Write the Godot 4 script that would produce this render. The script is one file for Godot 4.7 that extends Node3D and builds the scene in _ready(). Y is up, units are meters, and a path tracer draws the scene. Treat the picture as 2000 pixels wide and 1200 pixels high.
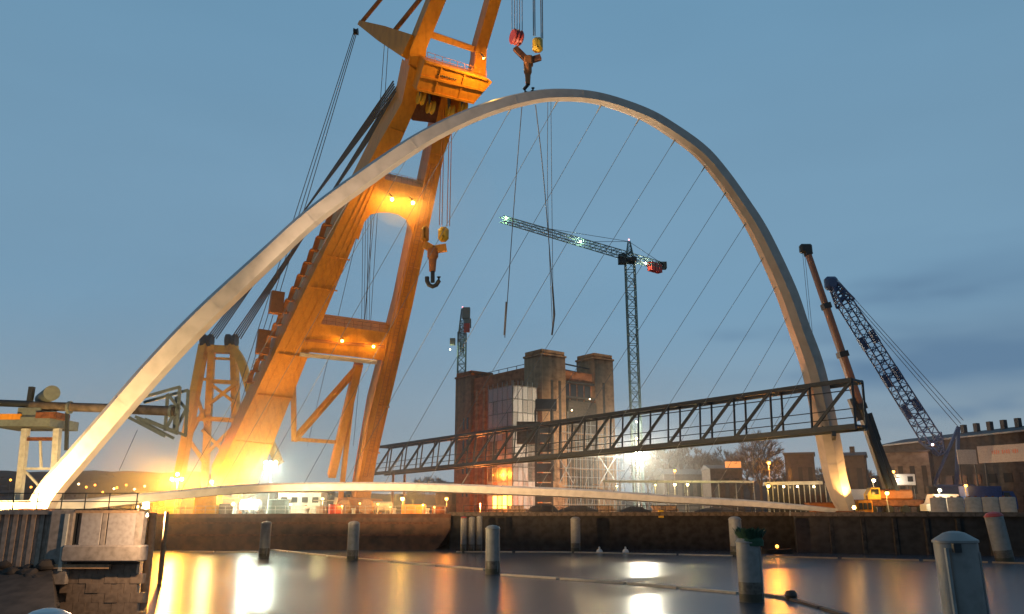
extends Node3D
# A tied-arch footbridge held by a floating sheerleg crane on a river at dusk.
# World: y up, water at y = 0, the eye 5 m above it looking towards -z.

const F := 1555.0            # focal length for a 2000 pixel wide picture
const TILT := 0.25177        # the lens looks up by this angle
const EYE := 5.0
const QUAY := 4.6            # height of the far quay above the water

var rng := RandomNumberGenerator.new()
var taken := {}
var M := {}
var unit_box: BoxMesh
var unit_tube: CylinderMesh

# ---------------------------------------------------------------- places
func P(x: float, y: float, d: float) -> Vector3:      # the point d metres ahead that is seen there
	var cx := (x - 1000.0) / F
	var cy := (600.0 - y) / F
	var k := d / (cos(TILT) - cy * sin(TILT))
	return Vector3(cx * k, EYE + (cy * cos(TILT) + sin(TILT)) * k, -d)

func W(x: float, y: float, h := 0.0) -> Vector3:      # the point of height h that is seen there
	var cx := (x - 1000.0) / F
	var cy := (600.0 - y) / F
	var k := (h - EYE) / (cy * cos(TILT) + sin(TILT))
	return Vector3(cx * k, h, -k * (cos(TILT) - cy * sin(TILT)))

func S(n: float, y: float, d: float) -> float:        # metres that n pixels span there
	var cy := (600.0 - y) / F
	return n / F * d / (cos(TILT) - cy * sin(TILT))

func G(x: float, d: float, h := QUAY) -> Vector3:     # the ground point of height h, d metres ahead
	return Vector3((x - 1000.0) / F * d * cos(TILT), h, -d)

func PP(x: float, y: float, o: Vector3, n: Vector3) -> Vector3:   # where the line of sight meets a plane
	var e := Vector3(0, EYE, 0)
	var v := P(x, y, 1.0) - e
	return e + v * ((o - e).dot(n) / v.dot(n))

func up_to(a: Vector3, b: Vector3, y: float) -> Vector3:  # the point between a and b seen at picture height y
	var lo := 0.0
	var hi := 1.0
	for i in 40:
		var m := (lo + hi) / 2
		if seen_y(a.lerp(b, m)) > y: lo = m
		else: hi = m
	return a.lerp(b, lo)

func seen_y(v: Vector3) -> float:
	var q := v - Vector3(0, EYE, 0)
	var z := -q.z * cos(TILT) + q.y * sin(TILT)
	return 600.0 - (q.y * cos(TILT) + q.z * sin(TILT)) / z * F

# ---------------------------------------------------------------- nodes
func numbered(called: String) -> String:
	var n: int = taken.get(called, 0)
	taken[called] = n + 1
	return called if n == 0 else "%s_%03d" % [called, n]

func tag(o: Node3D, label: String, category := "", group := "", kind := "") -> Node3D:
	if label: o.set_meta("label", label)
	if category: o.set_meta("category", category)
	if group: o.set_meta("group", group)
	if kind: o.set_meta("kind", kind)
	return o

func thing(called: String, at: Vector3, label: String, category: String, group := "") -> Node3D:
	var o := Node3D.new()
	o.name = numbered(called)
	add_child(o, true)
	o.position = at
	return tag(o, label, category, group)

func whole(o: Node) -> Transform3D:
	var t := Transform3D()
	while o != self and o is Node3D:
		t = (o as Node3D).transform * t
		o = o.get_parent()
	return t

func put(called: String, mesh: Mesh, mat: Material, parent: Node, at := Transform3D()) -> MeshInstance3D:
	var o := MeshInstance3D.new()
	o.mesh = mesh
	o.material_override = mat
	if parent == self:
		o.name = numbered(called)
		add_child(o, true)
		o.transform = at
	else:
		var k := 0
		var nm := called
		while parent.has_node(NodePath(nm)):
			k += 1
			nm = "%s_%03d" % [called, k]
		o.name = nm
		parent.add_child(o, true)
		o.transform = whole(parent).affine_inverse() * at
	return o

func made(called: String, st: SurfaceTool, mat: Material, parent: Node) -> MeshInstance3D:
	st.generate_normals()
	return put(called, st.commit(), mat, parent)

func struct(called: String, st: SurfaceTool, mat: Material) -> MeshInstance3D:
	var o := made(called, st, mat, self)
	o.set_meta("kind", "structure")
	return o

func stuff(o: Node3D) -> Node3D:
	o.set_meta("kind", "stuff")
	return o

# ---------------------------------------------------------------- shapes
func start() -> SurfaceTool:
	var st := SurfaceTool.new()
	st.begin(Mesh.PRIMITIVE_TRIANGLES)
	return st

func tri(st: SurfaceTool, a: Vector3, b: Vector3, c: Vector3, from: Vector3, g: int) -> void:
	if (b - a).cross(c - a).length_squared() < 1e-12: return
	st.set_smooth_group(g)
	if (c - a).cross(b - a).dot((a + b + c) / 3.0 - from) < 0.0:
		st.add_vertex(a); st.add_vertex(c); st.add_vertex(b)
	else:
		st.add_vertex(a); st.add_vertex(b); st.add_vertex(c)

func quad(st: SurfaceTool, a: Vector3, b: Vector3, c: Vector3, d: Vector3, from: Vector3, g := -1) -> void:
	tri(st, a, b, c, from, g)
	tri(st, a, c, d, from, g)

func middle(r: PackedVector3Array) -> Vector3:
	var m := Vector3.ZERO
	for v in r: m += v
	return m / r.size()

# rings of equal size, joined; smooth round the ring, or flat strips that are smooth lengthwise
func skin(st: SurfaceTool, rings: Array, round_ := false, caps := true) -> void:
	for i in rings.size() - 1:
		var a: PackedVector3Array = rings[i]
		var b: PackedVector3Array = rings[i + 1]
		var m := (middle(a) + middle(b)) / 2
		var n := a.size()
		for j in n:
			var k := (j + 1) % n
			quad(st, a[j], a[k], b[k], b[j], m, 1 if round_ else j + 2)
	if caps:
		for e in [[0, 1], [rings.size() - 1, rings.size() - 2]]:
			var r: PackedVector3Array = rings[e[0]]
			var inner := middle(rings[e[1]])
			var c := middle(r)
			for j in r.size(): tri(st, c, r[j], r[(j + 1) % r.size()], inner, -1)

func frame(a: Vector3, b: Vector3, hint := Vector3.UP) -> Basis:   # z runs from a to b
	var z := (b - a).normalized()
	if absf(z.dot(hint)) > 0.995: hint = Vector3.RIGHT if absf(z.x) < 0.9 else Vector3.BACK
	var x := hint.cross(z).normalized()
	return Basis(x, z.cross(x), z)

func ring(c: Vector3, x: Vector3, y: Vector3, n: int) -> PackedVector3Array:
	var r := PackedVector3Array()
	for j in n:
		var t := TAU * j / n
		r.append(c + x * cos(t) + y * sin(t))
	return r

func rect(c: Vector3, x: Vector3, y: Vector3) -> PackedVector3Array:
	return PackedVector3Array([c - x - y, c + x - y, c + x + y, c - x + y])

func add_tube(st: SurfaceTool, a: Vector3, b: Vector3, ra: float, rb := -1.0, n := 8) -> void:
	if rb < 0: rb = ra
	var f := frame(a, b)
	skin(st, [ring(a, f.x * ra, f.y * ra, n), ring(b, f.x * rb, f.y * rb, n)], true)

func add_path(st: SurfaceTool, pts: Array, r: float, n := 6) -> void:
	var rings := []
	for i in pts.size():
		var f := frame(pts[maxi(i - 1, 0)], pts[mini(i + 1, pts.size() - 1)])
		rings.append(ring(pts[i], f.x * r, f.y * r, n))
	skin(st, rings, true)

func add_bar(st: SurfaceTool, a: Vector3, b: Vector3, w: float, h: float, hint := Vector3.UP) -> void:
	var f := frame(a, b, hint)
	skin(st, [rect(a, f.x * w / 2, f.y * h / 2), rect(b, f.x * w / 2, f.y * h / 2)])

func add_box(st: SurfaceTool, c: Vector3, s: Vector3, b := Basis()) -> void:
	skin(st, [rect(c - b.z * s.z / 2, b.x * s.x / 2, b.y * s.y / 2), rect(c + b.z * s.z / 2, b.x * s.x / 2, b.y * s.y / 2)])

# a box whose edges are cut off by e
func add_soft_box(st: SurfaceTool, c: Vector3, s: Vector3, e: float, b := Basis()) -> void:
	var rings := []
	for q in [[-0.5, e], [-0.5, 0.0], [0.5, 0.0], [0.5, e]]:
		var inset: float = q[1]
		var hx := s.x / 2 - inset
		var hy := s.y / 2 - inset
		var o: Vector3 = c + b.z * (s.z * q[0] + (0.0 if inset > 0 else (e if q[0] < 0 else -e)))
		var r := PackedVector3Array()
		for k in [[-1, -1, 1, 0], [1, -1, -1, 0], [1, -1, 0, 1], [1, 1, 0, -1], [1, 1, -1, 0], [-1, 1, 1, 0], [-1, 1, 0, -1], [-1, -1, 0, 1]]:
			r.append(o + b.x * (hx * k[0] + e * k[2]) + b.y * (hy * k[1] + e * k[3]))
		rings.append(r)
	skin(st, rings)

func add_lathe(st: SurfaceTool, at: Vector3, prof: Array, n := 20, axis := Basis()) -> void:
	var rings := []
	for p in prof: rings.append(ring(at + axis.y * p[1], axis.x * p[0], axis.z * p[0], n))
	for i in rings.size() - 1:
		var a: PackedVector3Array = rings[i]
		var b: PackedVector3Array = rings[i + 1]
		var m := (middle(a) + middle(b)) / 2
		var slope: Vector2 = Vector2(prof[i + 1][0] - prof[i][0], prof[i + 1][1] - prof[i][1])
		if absf(slope.y) < 0.01: m -= axis.y * signf(-slope.x if i > prof.size() / 2 else slope.x) * 0.5
		for j in n: quad(st, a[j], a[(j + 1) % n], b[(j + 1) % n], b[j], m, i + 2)

# a flat outline (plan or elevation) given real thickness along v
func add_slab(st: SurfaceTool, pts: Array, v: Vector3) -> void:
	var f := frame(Vector3.ZERO, v)
	var flat := PackedVector2Array()
	var c := Vector3.ZERO
	for p in pts: c += p / pts.size()
	for p in pts: flat.append(Vector2((p - c).dot(f.x), (p - c).dot(f.y)))
	var t := Geometry2D.triangulate_polygon(flat)
	for i in range(0, t.size(), 3):
		var a: Vector3 = pts[t[i]]
		var b: Vector3 = pts[t[i + 1]]
		var d: Vector3 = pts[t[i + 2]]
		tri(st, a, b, d, (a + b + d) / 3.0 + v, -1)
		tri(st, a + v, b + v, d + v, (a + b + d) / 3.0, -1)
	var turn := 1.0 if not Geometry2D.is_polygon_clockwise(flat) else -1.0
	for i in pts.size():
		var a: Vector3 = pts[i]
		var b: Vector3 = pts[(i + 1) % pts.size()]
		var out := (b - a).cross(v) * turn
		quad(st, a, b, b + v, a + v, (a + b + v) / 2 - out.normalized() * 0.05, -1)

# ---------------------------------------------------------------- ready-made parts
func bar(called: String, a: Vector3, b: Vector3, w: float, h: float, mat: Material, parent: Node, hint := Vector3.UP) -> MeshInstance3D:
	var f := frame(a, b, hint)
	return put(called, unit_box, mat, parent, Transform3D(Basis(f.x * w, f.y * h, f.z * (b - a).length()), (a + b) / 2))

func box(called: String, c: Vector3, s: Vector3, mat: Material, parent: Node, b := Basis()) -> MeshInstance3D:
	return put(called, unit_box, mat, parent, Transform3D(Basis(b.x * s.x, b.y * s.y, b.z * s.z), c))

func rod(called: String, a: Vector3, b: Vector3, r: float, mat: Material, parent: Node) -> MeshInstance3D:
	var f := frame(a, b)
	return put(called, unit_tube, mat, parent, Transform3D(Basis(f.x * r, f.z * (b - a).length(), -f.y * r), (a + b) / 2))

# four chords and zigzag bracing between two square ends
func lattice(parent: Node, called: String, a: Vector3, b: Vector3, wa: float, wb: float, bays: int, r: float, rb: float, mat: Material, hint := Vector3.UP) -> void:
	var f := frame(a, b, hint)
	var at := func(k: float, i: int) -> Vector3:
		var w := lerpf(wa, wb, k) / 2
		return a.lerp(b, k) + f.x * w * [-1, 1, 1, -1][i] + f.y * w * [-1, -1, 1, 1][i]
	for i in 4: rod(called + "_chord", at.call(0.0, i), at.call(1.0, i), r, mat, parent)
	var st := start()
	for k in bays:
		for i in 4:
			var j := (i + 1) % 4
			var s := k % 2 == 0
			add_tube(st, at.call(float(k) / bays, i if s else j), at.call(float(k + 1) / bays, j if s else i), rb, rb, 4)
			add_tube(st, at.call(float(k) / bays, i), at.call(float(k) / bays, j), rb, rb, 4)
	stuff(made(called + "_bracing", st, mat, parent))

# a glowing bulb with its light inside; e is what the lamp gives at one metre
func bulb(parent: Node, at: Vector3, r: float, color: Color, e: float, shine := 14.0, called := "lamp_bulb") -> void:
	var s := SphereMesh.new()
	s.radius = r; s.height = r * 2; s.radial_segments = 14; s.rings = 8
	var m := StandardMaterial3D.new()
	m.albedo_color = Color(0.9, 0.9, 0.85)
	m.emission_enabled = true
	m.emission = color
	m.emission_energy_multiplier = shine
	put(called, s, m, parent, Transform3D(Basis(), at))
	if e > 0:
		var l := OmniLight3D.new()
		l.name = "light"
		l.light_color = color
		l.light_energy = e
		l.light_size = r * 0.8
		l.omni_range = 400.0
		l.omni_attenuation = 2.0
		l.shadow_enabled = true
		parent.add_child(l, true)
		l.transform = whole(parent).affine_inverse() * Transform3D(Basis(), at)

# ---------------------------------------------------------------- materials
var grain: Texture2D
var rusty: Texture2D
var blotch: Texture2D
var streak: Texture2D

func noise_picture(freq: float, octaves: int, lo: float, hi: float, s: int, kind := FastNoiseLite.TYPE_SIMPLEX_SMOOTH) -> NoiseTexture2D:
	var n := FastNoiseLite.new()
	n.seed = s
	n.noise_type = kind
	n.frequency = freq
	n.fractal_octaves = octaves
	var t := NoiseTexture2D.new()
	t.width = 512; t.height = 512
	t.seamless = true
	t.noise = n
	var g := Gradient.new()
	g.offsets = PackedFloat32Array([0.0, 0.35, 0.7, 1.0])
	g.colors = PackedColorArray([Color(lo, lo, lo), Color(lerpf(lo, hi, 0.6), lerpf(lo, hi, 0.58), lerpf(lo, hi, 0.55)), Color(hi, hi, hi), Color(hi, hi, hi)])
	t.color_ramp = g
	return t

func paint(r: float, g: float, b: float, rough := 0.6, tex: Texture2D = null, scale := 0.2, metal := 0.0) -> StandardMaterial3D:
	var m := StandardMaterial3D.new()
	m.albedo_color = Color(r, g, b).linear_to_srgb()
	m.roughness = rough
	m.metallic = metal
	if tex:
		m.albedo_texture = tex
		m.uv1_triplanar = true
		m.uv1_world_triplanar = true
		m.uv1_scale = Vector3(scale, scale, scale)
	return m

func set_materials() -> void:
	grain = noise_picture(0.012, 6, 0.84, 1.0, 3)
	rusty = noise_picture(0.01, 6, 0.5, 1.0, 33)
	var rg: Gradient = (rusty as NoiseTexture2D).color_ramp
	rg.offsets = PackedFloat32Array([0.0, 0.3, 0.52, 1.0])
	rg.colors = PackedColorArray([Color(0.8, 0.72, 0.66), Color(0.93, 0.9, 0.88), Color(0.98, 0.97, 0.96), Color(1, 1, 1)])
	blotch = noise_picture(0.009, 6, 0.55, 1.0, 8)
	streak = noise_picture(0.012, 6, 0.78, 1.0, 21)
	M.orange = paint(0.68, 0.275, 0.02, 0.5, rusty, 0.07)
	M.orange.uv1_scale = Vector3(0.3, 0.045, 0.3)
	M.gantry = paint(0.72, 0.42, 0.03, 0.5, rusty, 0.1)
	M.orange_dull = paint(0.42, 0.14, 0.03, 0.6, grain, 0.2)
	M.yellow = paint(0.72, 0.42, 0.03, 0.5, grain, 0.2)
	M.red = paint(0.42, 0.05, 0.04, 0.5, grain, 0.3)
	M.rust = paint(0.2, 0.07, 0.03, 0.8, blotch, 0.3)
	M.dark_steel = paint(0.024, 0.028, 0.032, 0.55, grain, 0.3)
	M.truss = paint(0.035, 0.045, 0.055, 0.55, grain, 0.3)
	M.rope = paint(0.07, 0.075, 0.09, 0.6)
	M.pale_rope = paint(0.22, 0.22, 0.27, 0.6)
	M.stay = paint(0.16, 0.18, 0.2, 0.4, null, 1.0, 0.3)
	M.white_paint = paint(0.5, 0.44, 0.4, 0.42, grain, 0.09)
	M.deck_paint = paint(0.78, 0.72, 0.65, 0.45, grain, 0.12)
	M.grey_paint = paint(0.3, 0.31, 0.31, 0.6, grain, 0.3)
	M.green_grey = paint(0.16, 0.18, 0.16, 0.6, grain, 0.25)
	M.cream = paint(0.5, 0.48, 0.42, 0.6, grain, 0.25)
	M.hull = paint(0.16, 0.062, 0.024, 0.6, blotch, 0.12)
	M.plate = paint(0.13, 0.1, 0.08, 0.75, blotch, 0.2)
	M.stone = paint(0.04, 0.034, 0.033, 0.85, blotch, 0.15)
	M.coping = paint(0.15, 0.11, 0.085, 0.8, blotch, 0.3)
	M.earth = paint(0.11, 0.085, 0.065, 0.95, blotch, 0.06)
	M.concrete = paint(0.33, 0.28, 0.245, 0.85, streak, 0.35)
	M.wet_wall = paint(0.24, 0.175, 0.13, 0.5, streak, 0.4)
	M.pile_sheet = paint(0.42, 0.31, 0.24, 0.7, streak, 0.4)
	M.panel_white = paint(0.4, 0.36, 0.34, 0.6, grain, 0.5)
	M.post_grey = paint(0.25, 0.245, 0.24, 0.5, grain, 0.25)
	M.wet_steel = paint(0.12, 0.105, 0.09, 0.4, blotch, 0.8)
	M.weed = paint(0.03, 0.09, 0.05, 0.9, grain, 1.5)
	M.algae = paint(0.05, 0.045, 0.03, 0.6, grain, 0.8)
	M.timber = paint(0.42, 0.26, 0.15, 0.8, streak, 0.5)
	M.brick = paint(0.4, 0.145, 0.06, 0.9, blotch, 0.12)
	M.brick_pale = paint(0.42, 0.23, 0.12, 0.9, blotch, 0.12)
	M.glass_dark = paint(0.02, 0.022, 0.025, 0.12)
	M.sheet = paint(0.52, 0.47, 0.45, 0.7, grain, 0.4)
	M.sheet_pink = paint(0.46, 0.36, 0.35, 0.7, grain, 0.4)
	M.sheet_rust = paint(0.4, 0.22, 0.14, 0.7, grain, 0.4)
	M.crane_teal = paint(0.12, 0.19, 0.2, 0.5, grain, 0.4)
	M.crane_blue = paint(0.05, 0.085, 0.19, 0.5, grain, 0.4)
	M.boom_brown = paint(0.2, 0.1, 0.07, 0.5, grain, 0.3)
	M.slate = paint(0.05, 0.05, 0.055, 0.7, grain, 0.4)
	M.wall_grey = paint(0.17, 0.14, 0.12, 0.85, blotch, 0.2)
	M.wall_dark = paint(0.06, 0.047, 0.04, 0.85, blotch, 0.2)
	M.hill = paint(0.045, 0.035, 0.03, 1.0, blotch, 0.02)
	M.bark = paint(0.1, 0.075, 0.06, 0.95)
	M.van_white = paint(0.6, 0.6, 0.6, 0.3)
	M.blue = paint(0.03, 0.06, 0.2, 0.5, grain, 0.4)
	M.tyre = paint(0.02, 0.02, 0.02, 0.85)
	M.faded = paint(0.5, 0.2, 0.15, 0.7)
	M.barrier = paint(0.52, 0.44, 0.37, 0.85, grain, 0.3)
	M.boom_pale = paint(0.62, 0.47, 0.34, 0.7, streak, 0.5)
	M.netting = paint(0.075, 0.055, 0.042, 0.95, blotch, 0.25)
	M.sheet_grey = paint(0.36, 0.32, 0.3, 0.7, grain, 0.4)
	M.lamp_house = paint(0.1, 0.1, 0.1, 0.5)

func glow(c: Color, e: float) -> StandardMaterial3D:
	var m := StandardMaterial3D.new()
	m.albedo_color = Color(0.6, 0.55, 0.45)
	m.emission_enabled = true
	m.emission = c
	m.emission_energy_multiplier = e
	return m

const NTH := ["first", "second", "third", "fourth", "fifth", "sixth", "seventh", "eighth", "ninth", "tenth", "eleventh", "twelfth", "thirteenth", "fourteenth"]
const SODIUM := Color(1.0, 0.76, 0.33)
const AMBER := Color(1.0, 0.6, 0.2)
const WARM := Color(1.0, 0.86, 0.62)
const WHITE_GREEN := Color(0.93, 1.0, 0.9)

# ================================================================ the scene
func _ready() -> void:
	rng.seed = 7
	set_air()
	unit_box = BoxMesh.new()
	unit_tube = CylinderMesh.new()
	unit_tube.top_radius = 1.0; unit_tube.bottom_radius = 1.0; unit_tube.height = 1.0
	unit_tube.radial_segments = 10; unit_tube.rings = 1
	set_materials()
	build_ground()
	build_footbridge()
	build_floating_crane()
	build_hooks()
	build_mill()
	build_lattice_footbridge()
	build_tower_cranes()
	build_mobile_cranes()
	build_right_bank()
	build_middle_bank()
	build_left_side()
	build_pier()
	build_posts()
	build_barge_goods()
	build_hillside()
	build_mist()

func set_air() -> void:
	var cam := Camera3D.new()
	cam.name = "camera"
	cam.fov = rad_to_deg(2.0 * atan(600.0 / F))
	cam.near = 0.1
	cam.far = 4000.0
	cam.position = Vector3(0, EYE, 0)
	cam.rotation.x = TILT
	add_child(cam)
	cam.current = true
	var w := 1024
	var h := 512
	var im := Image.create(w, h, false, Image.FORMAT_RGBF)
	var n := FastNoiseLite.new()
	n.seed = 4; n.frequency = 1.0; n.fractal_octaves = 4
	for j in h:
		var el := (0.5 - (j + 0.5) / h) * PI
		for i in w:
			var az := wrapf((i + 0.5) / w * TAU, -PI, PI)
			var e := rad_to_deg(el)
			var c := Color(0.3, 0.37, 0.42)
			c = c.lerp(Color(0.192, 0.345, 0.49), smoothstep(1.0, 15.0, e))
			c = c.lerp(Color(0.145, 0.302, 0.455), smoothstep(16.0, 42.0, e))
			c = c.lerp(Color(0.08, 0.18, 0.31), smoothstep(40.0, 90.0, e))
			if e > 0.0:
				var d := Vector3(sin(az) * cos(el), sin(el), -cos(az) * cos(el))
				var soft := n.get_noise_3d(d.x * 2.2, d.y * 9.0, d.z * 2.2)
				c = c * (1.0 + 0.045 * soft)
				var band := n.get_noise_3d(d.x * 3.0 + 5.0, d.y * 26.0, d.z * 3.0) + 0.5 * n.get_noise_3d(d.x * 9.0, d.y * 60.0 + 3.0, d.z * 9.0)
				var a := rad_to_deg(az)
				var low := exp(-pow((e - 9.6) / 2.3, 2.0)) * smoothstep(15.0, 26.0, a + band * 8.0) + 0.5 * exp(-pow((e - 14.4) / 1.5, 2.0)) * smoothstep(20.0, 28.0, a + band * 6.0)
				low *= 1.0 - smoothstep(70.0, 120.0, a)
				low += 0.4 * smoothstep(0.2, 0.6, band) * (1.0 - smoothstep(8.0, 20.0, e)) * smoothstep(20.0, 30.0, a)
				c = c.lerp(Color(0.12, 0.22, 0.35), clampf(low * (0.95 + 0.6 * band), 0.0, 0.9))
			c = c * (0.675 * (0.78 + 0.22 * cos(az)))
			im.set_pixel(i, j, Color(c.r, c.g, c.b))
	var sky_mat := PanoramaSkyMaterial.new()
	sky_mat.panorama = ImageTexture.create_from_image(im)
	var sky := Sky.new()
	sky.sky_material = sky_mat
	var env := Environment.new()
	env.background_mode = Environment.BG_SKY
	env.sky = sky
	env.background_energy_multiplier = 1.0
	env.tonemap_mode = Environment.TONE_MAPPER_LINEAR
	env.tonemap_exposure = 1.45
	env.sdfgi_enabled = true
	env.ssao_enabled = true
	env.ssil_enabled = true
	env.volumetric_fog_enabled = true
	env.volumetric_fog_density = 0.0
	var we := WorldEnvironment.new()
	we.name = "environment"
	we.environment = env
	add_child(we)

# ---------------------------------------------------------------- ground and water
func build_ground() -> void:
	var wm := StandardMaterial3D.new()
	wm.albedo_color = Color(0.045, 0.058, 0.08).linear_to_srgb()
	wm.roughness = 0.25
	wm.metallic_specular = 0.5
	var nn := FastNoiseLite.new()
	nn.seed = 11; nn.frequency = 0.012; nn.fractal_octaves = 4
	var nt := NoiseTexture2D.new()
	nt.width = 512; nt.height = 512; nt.seamless = true; nt.as_normal_map = true; nt.bump_strength = 3.0; nt.noise = nn
	wm.normal_enabled = true
	wm.normal_texture = nt
	wm.normal_scale = 0.05
	wm.uv1_triplanar = true; wm.uv1_world_triplanar = true
	wm.uv1_scale = Vector3(0.06, 0.06, 0.06)
	var pm := PlaneMesh.new()
	pm.size = Vector2(1800, 1400)
	tag(put("water", pm, wm, self, Transform3D(Basis(), Vector3(0, 0, -560))), "smooth dark river reflecting the dusk sky and the lamps", "", "", "structure")
	# the far bank: one sheet of ground behind a wall
	var e := quay_edge()
	var pts := e.duplicate()
	pts.append_array([Vector3(900, QUAY, -60), Vector3(900, QUAY, -1250), Vector3(-900, QUAY, -1250), Vector3(-900, QUAY, -560)])
	var flat := PackedVector2Array()
	for p in pts: flat.append(Vector2(p.x, p.z))
	var t := Geometry2D.triangulate_polygon(flat)
	var st := start()
	for i in range(0, t.size(), 3): tri(st, pts[t[i]], pts[t[i + 1]], pts[t[i + 2]], Vector3(0, -100, 0), -1)
	tag(struct("ground", st, M.earth), "bare earth and hardstanding of the far river bank")
	st = start()
	var cop := start()
	for i in e.size() - 1:
		var a: Vector3 = e[i]
		var b: Vector3 = e[i + 1]
		var inw := (b - a).cross(Vector3.UP).normalized()
		if inw.z > 0 and absf(inw.z) > 0.3: inw = -inw
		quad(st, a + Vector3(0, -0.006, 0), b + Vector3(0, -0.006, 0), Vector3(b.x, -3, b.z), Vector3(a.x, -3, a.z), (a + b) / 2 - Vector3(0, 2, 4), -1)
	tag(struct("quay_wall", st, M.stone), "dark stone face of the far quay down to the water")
	# coping stones on the edge, each a piece of the quay
	var q := thing("quay_coping", e[3], "row of pale coping stones along the edge of the far quay", "coping")
	for i in range(2, e.size() - 2):
		var a: Vector3 = e[i]
		var b: Vector3 = e[i + 1]
		var n := int((b - a).length() / 2.4)
		for k in n:
			var p0 := a.lerp(b, (k + 0.012) / n)
			var p1 := a.lerp(b, (k + 0.988) / n)
			if p1.z < -128.0 or p1.x > 75.0: continue
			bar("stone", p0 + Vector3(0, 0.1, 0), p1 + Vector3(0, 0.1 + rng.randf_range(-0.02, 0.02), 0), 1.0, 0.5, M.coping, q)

func quay_edge() -> Array:
	return [Vector3(-900, QUAY, -540), Vector3(-190, QUAY, -400), Vector3(-40, QUAY, -215), G(870, 150), G(880, 114), G(1548, 112), G(1552, 105), G(2000, 96), Vector3(150, QUAY, -82), Vector3(900, QUAY, -50)]

# ---------------------------------------------------------------- the bridge that is lifted
var arch_pts := []
var deck_pts := []

func near_on(pts: Array, x: float) -> Vector3:     # point of a curve seen at picture column x
	var best: Vector3 = pts[0]
	var err := 1e9
	for i in pts.size() - 1:
		for k in 12:
			var p: Vector3 = pts[i].lerp(pts[i + 1], k / 12.0)
			var q := p - Vector3(0, EYE, 0)
			var sx := 1000.0 + q.x / (-q.z * cos(TILT) + q.y * sin(TILT)) * F
			if absf(sx - x) < err:
				err = absf(sx - x); best = p
	return best

func spline(c: Array, steps: int) -> Array:
	var out := []
	for i in c.size() - 1:
		for k in steps:
			var p0 = c[maxi(i - 1, 0)]
			var p3 = c[mini(i + 2, c.size() - 1)]
			out.append(c[i].cubic_interpolate(c[i + 1], p0, p3, float(k) / steps))
	out.append(c[-1])
	return out

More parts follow.
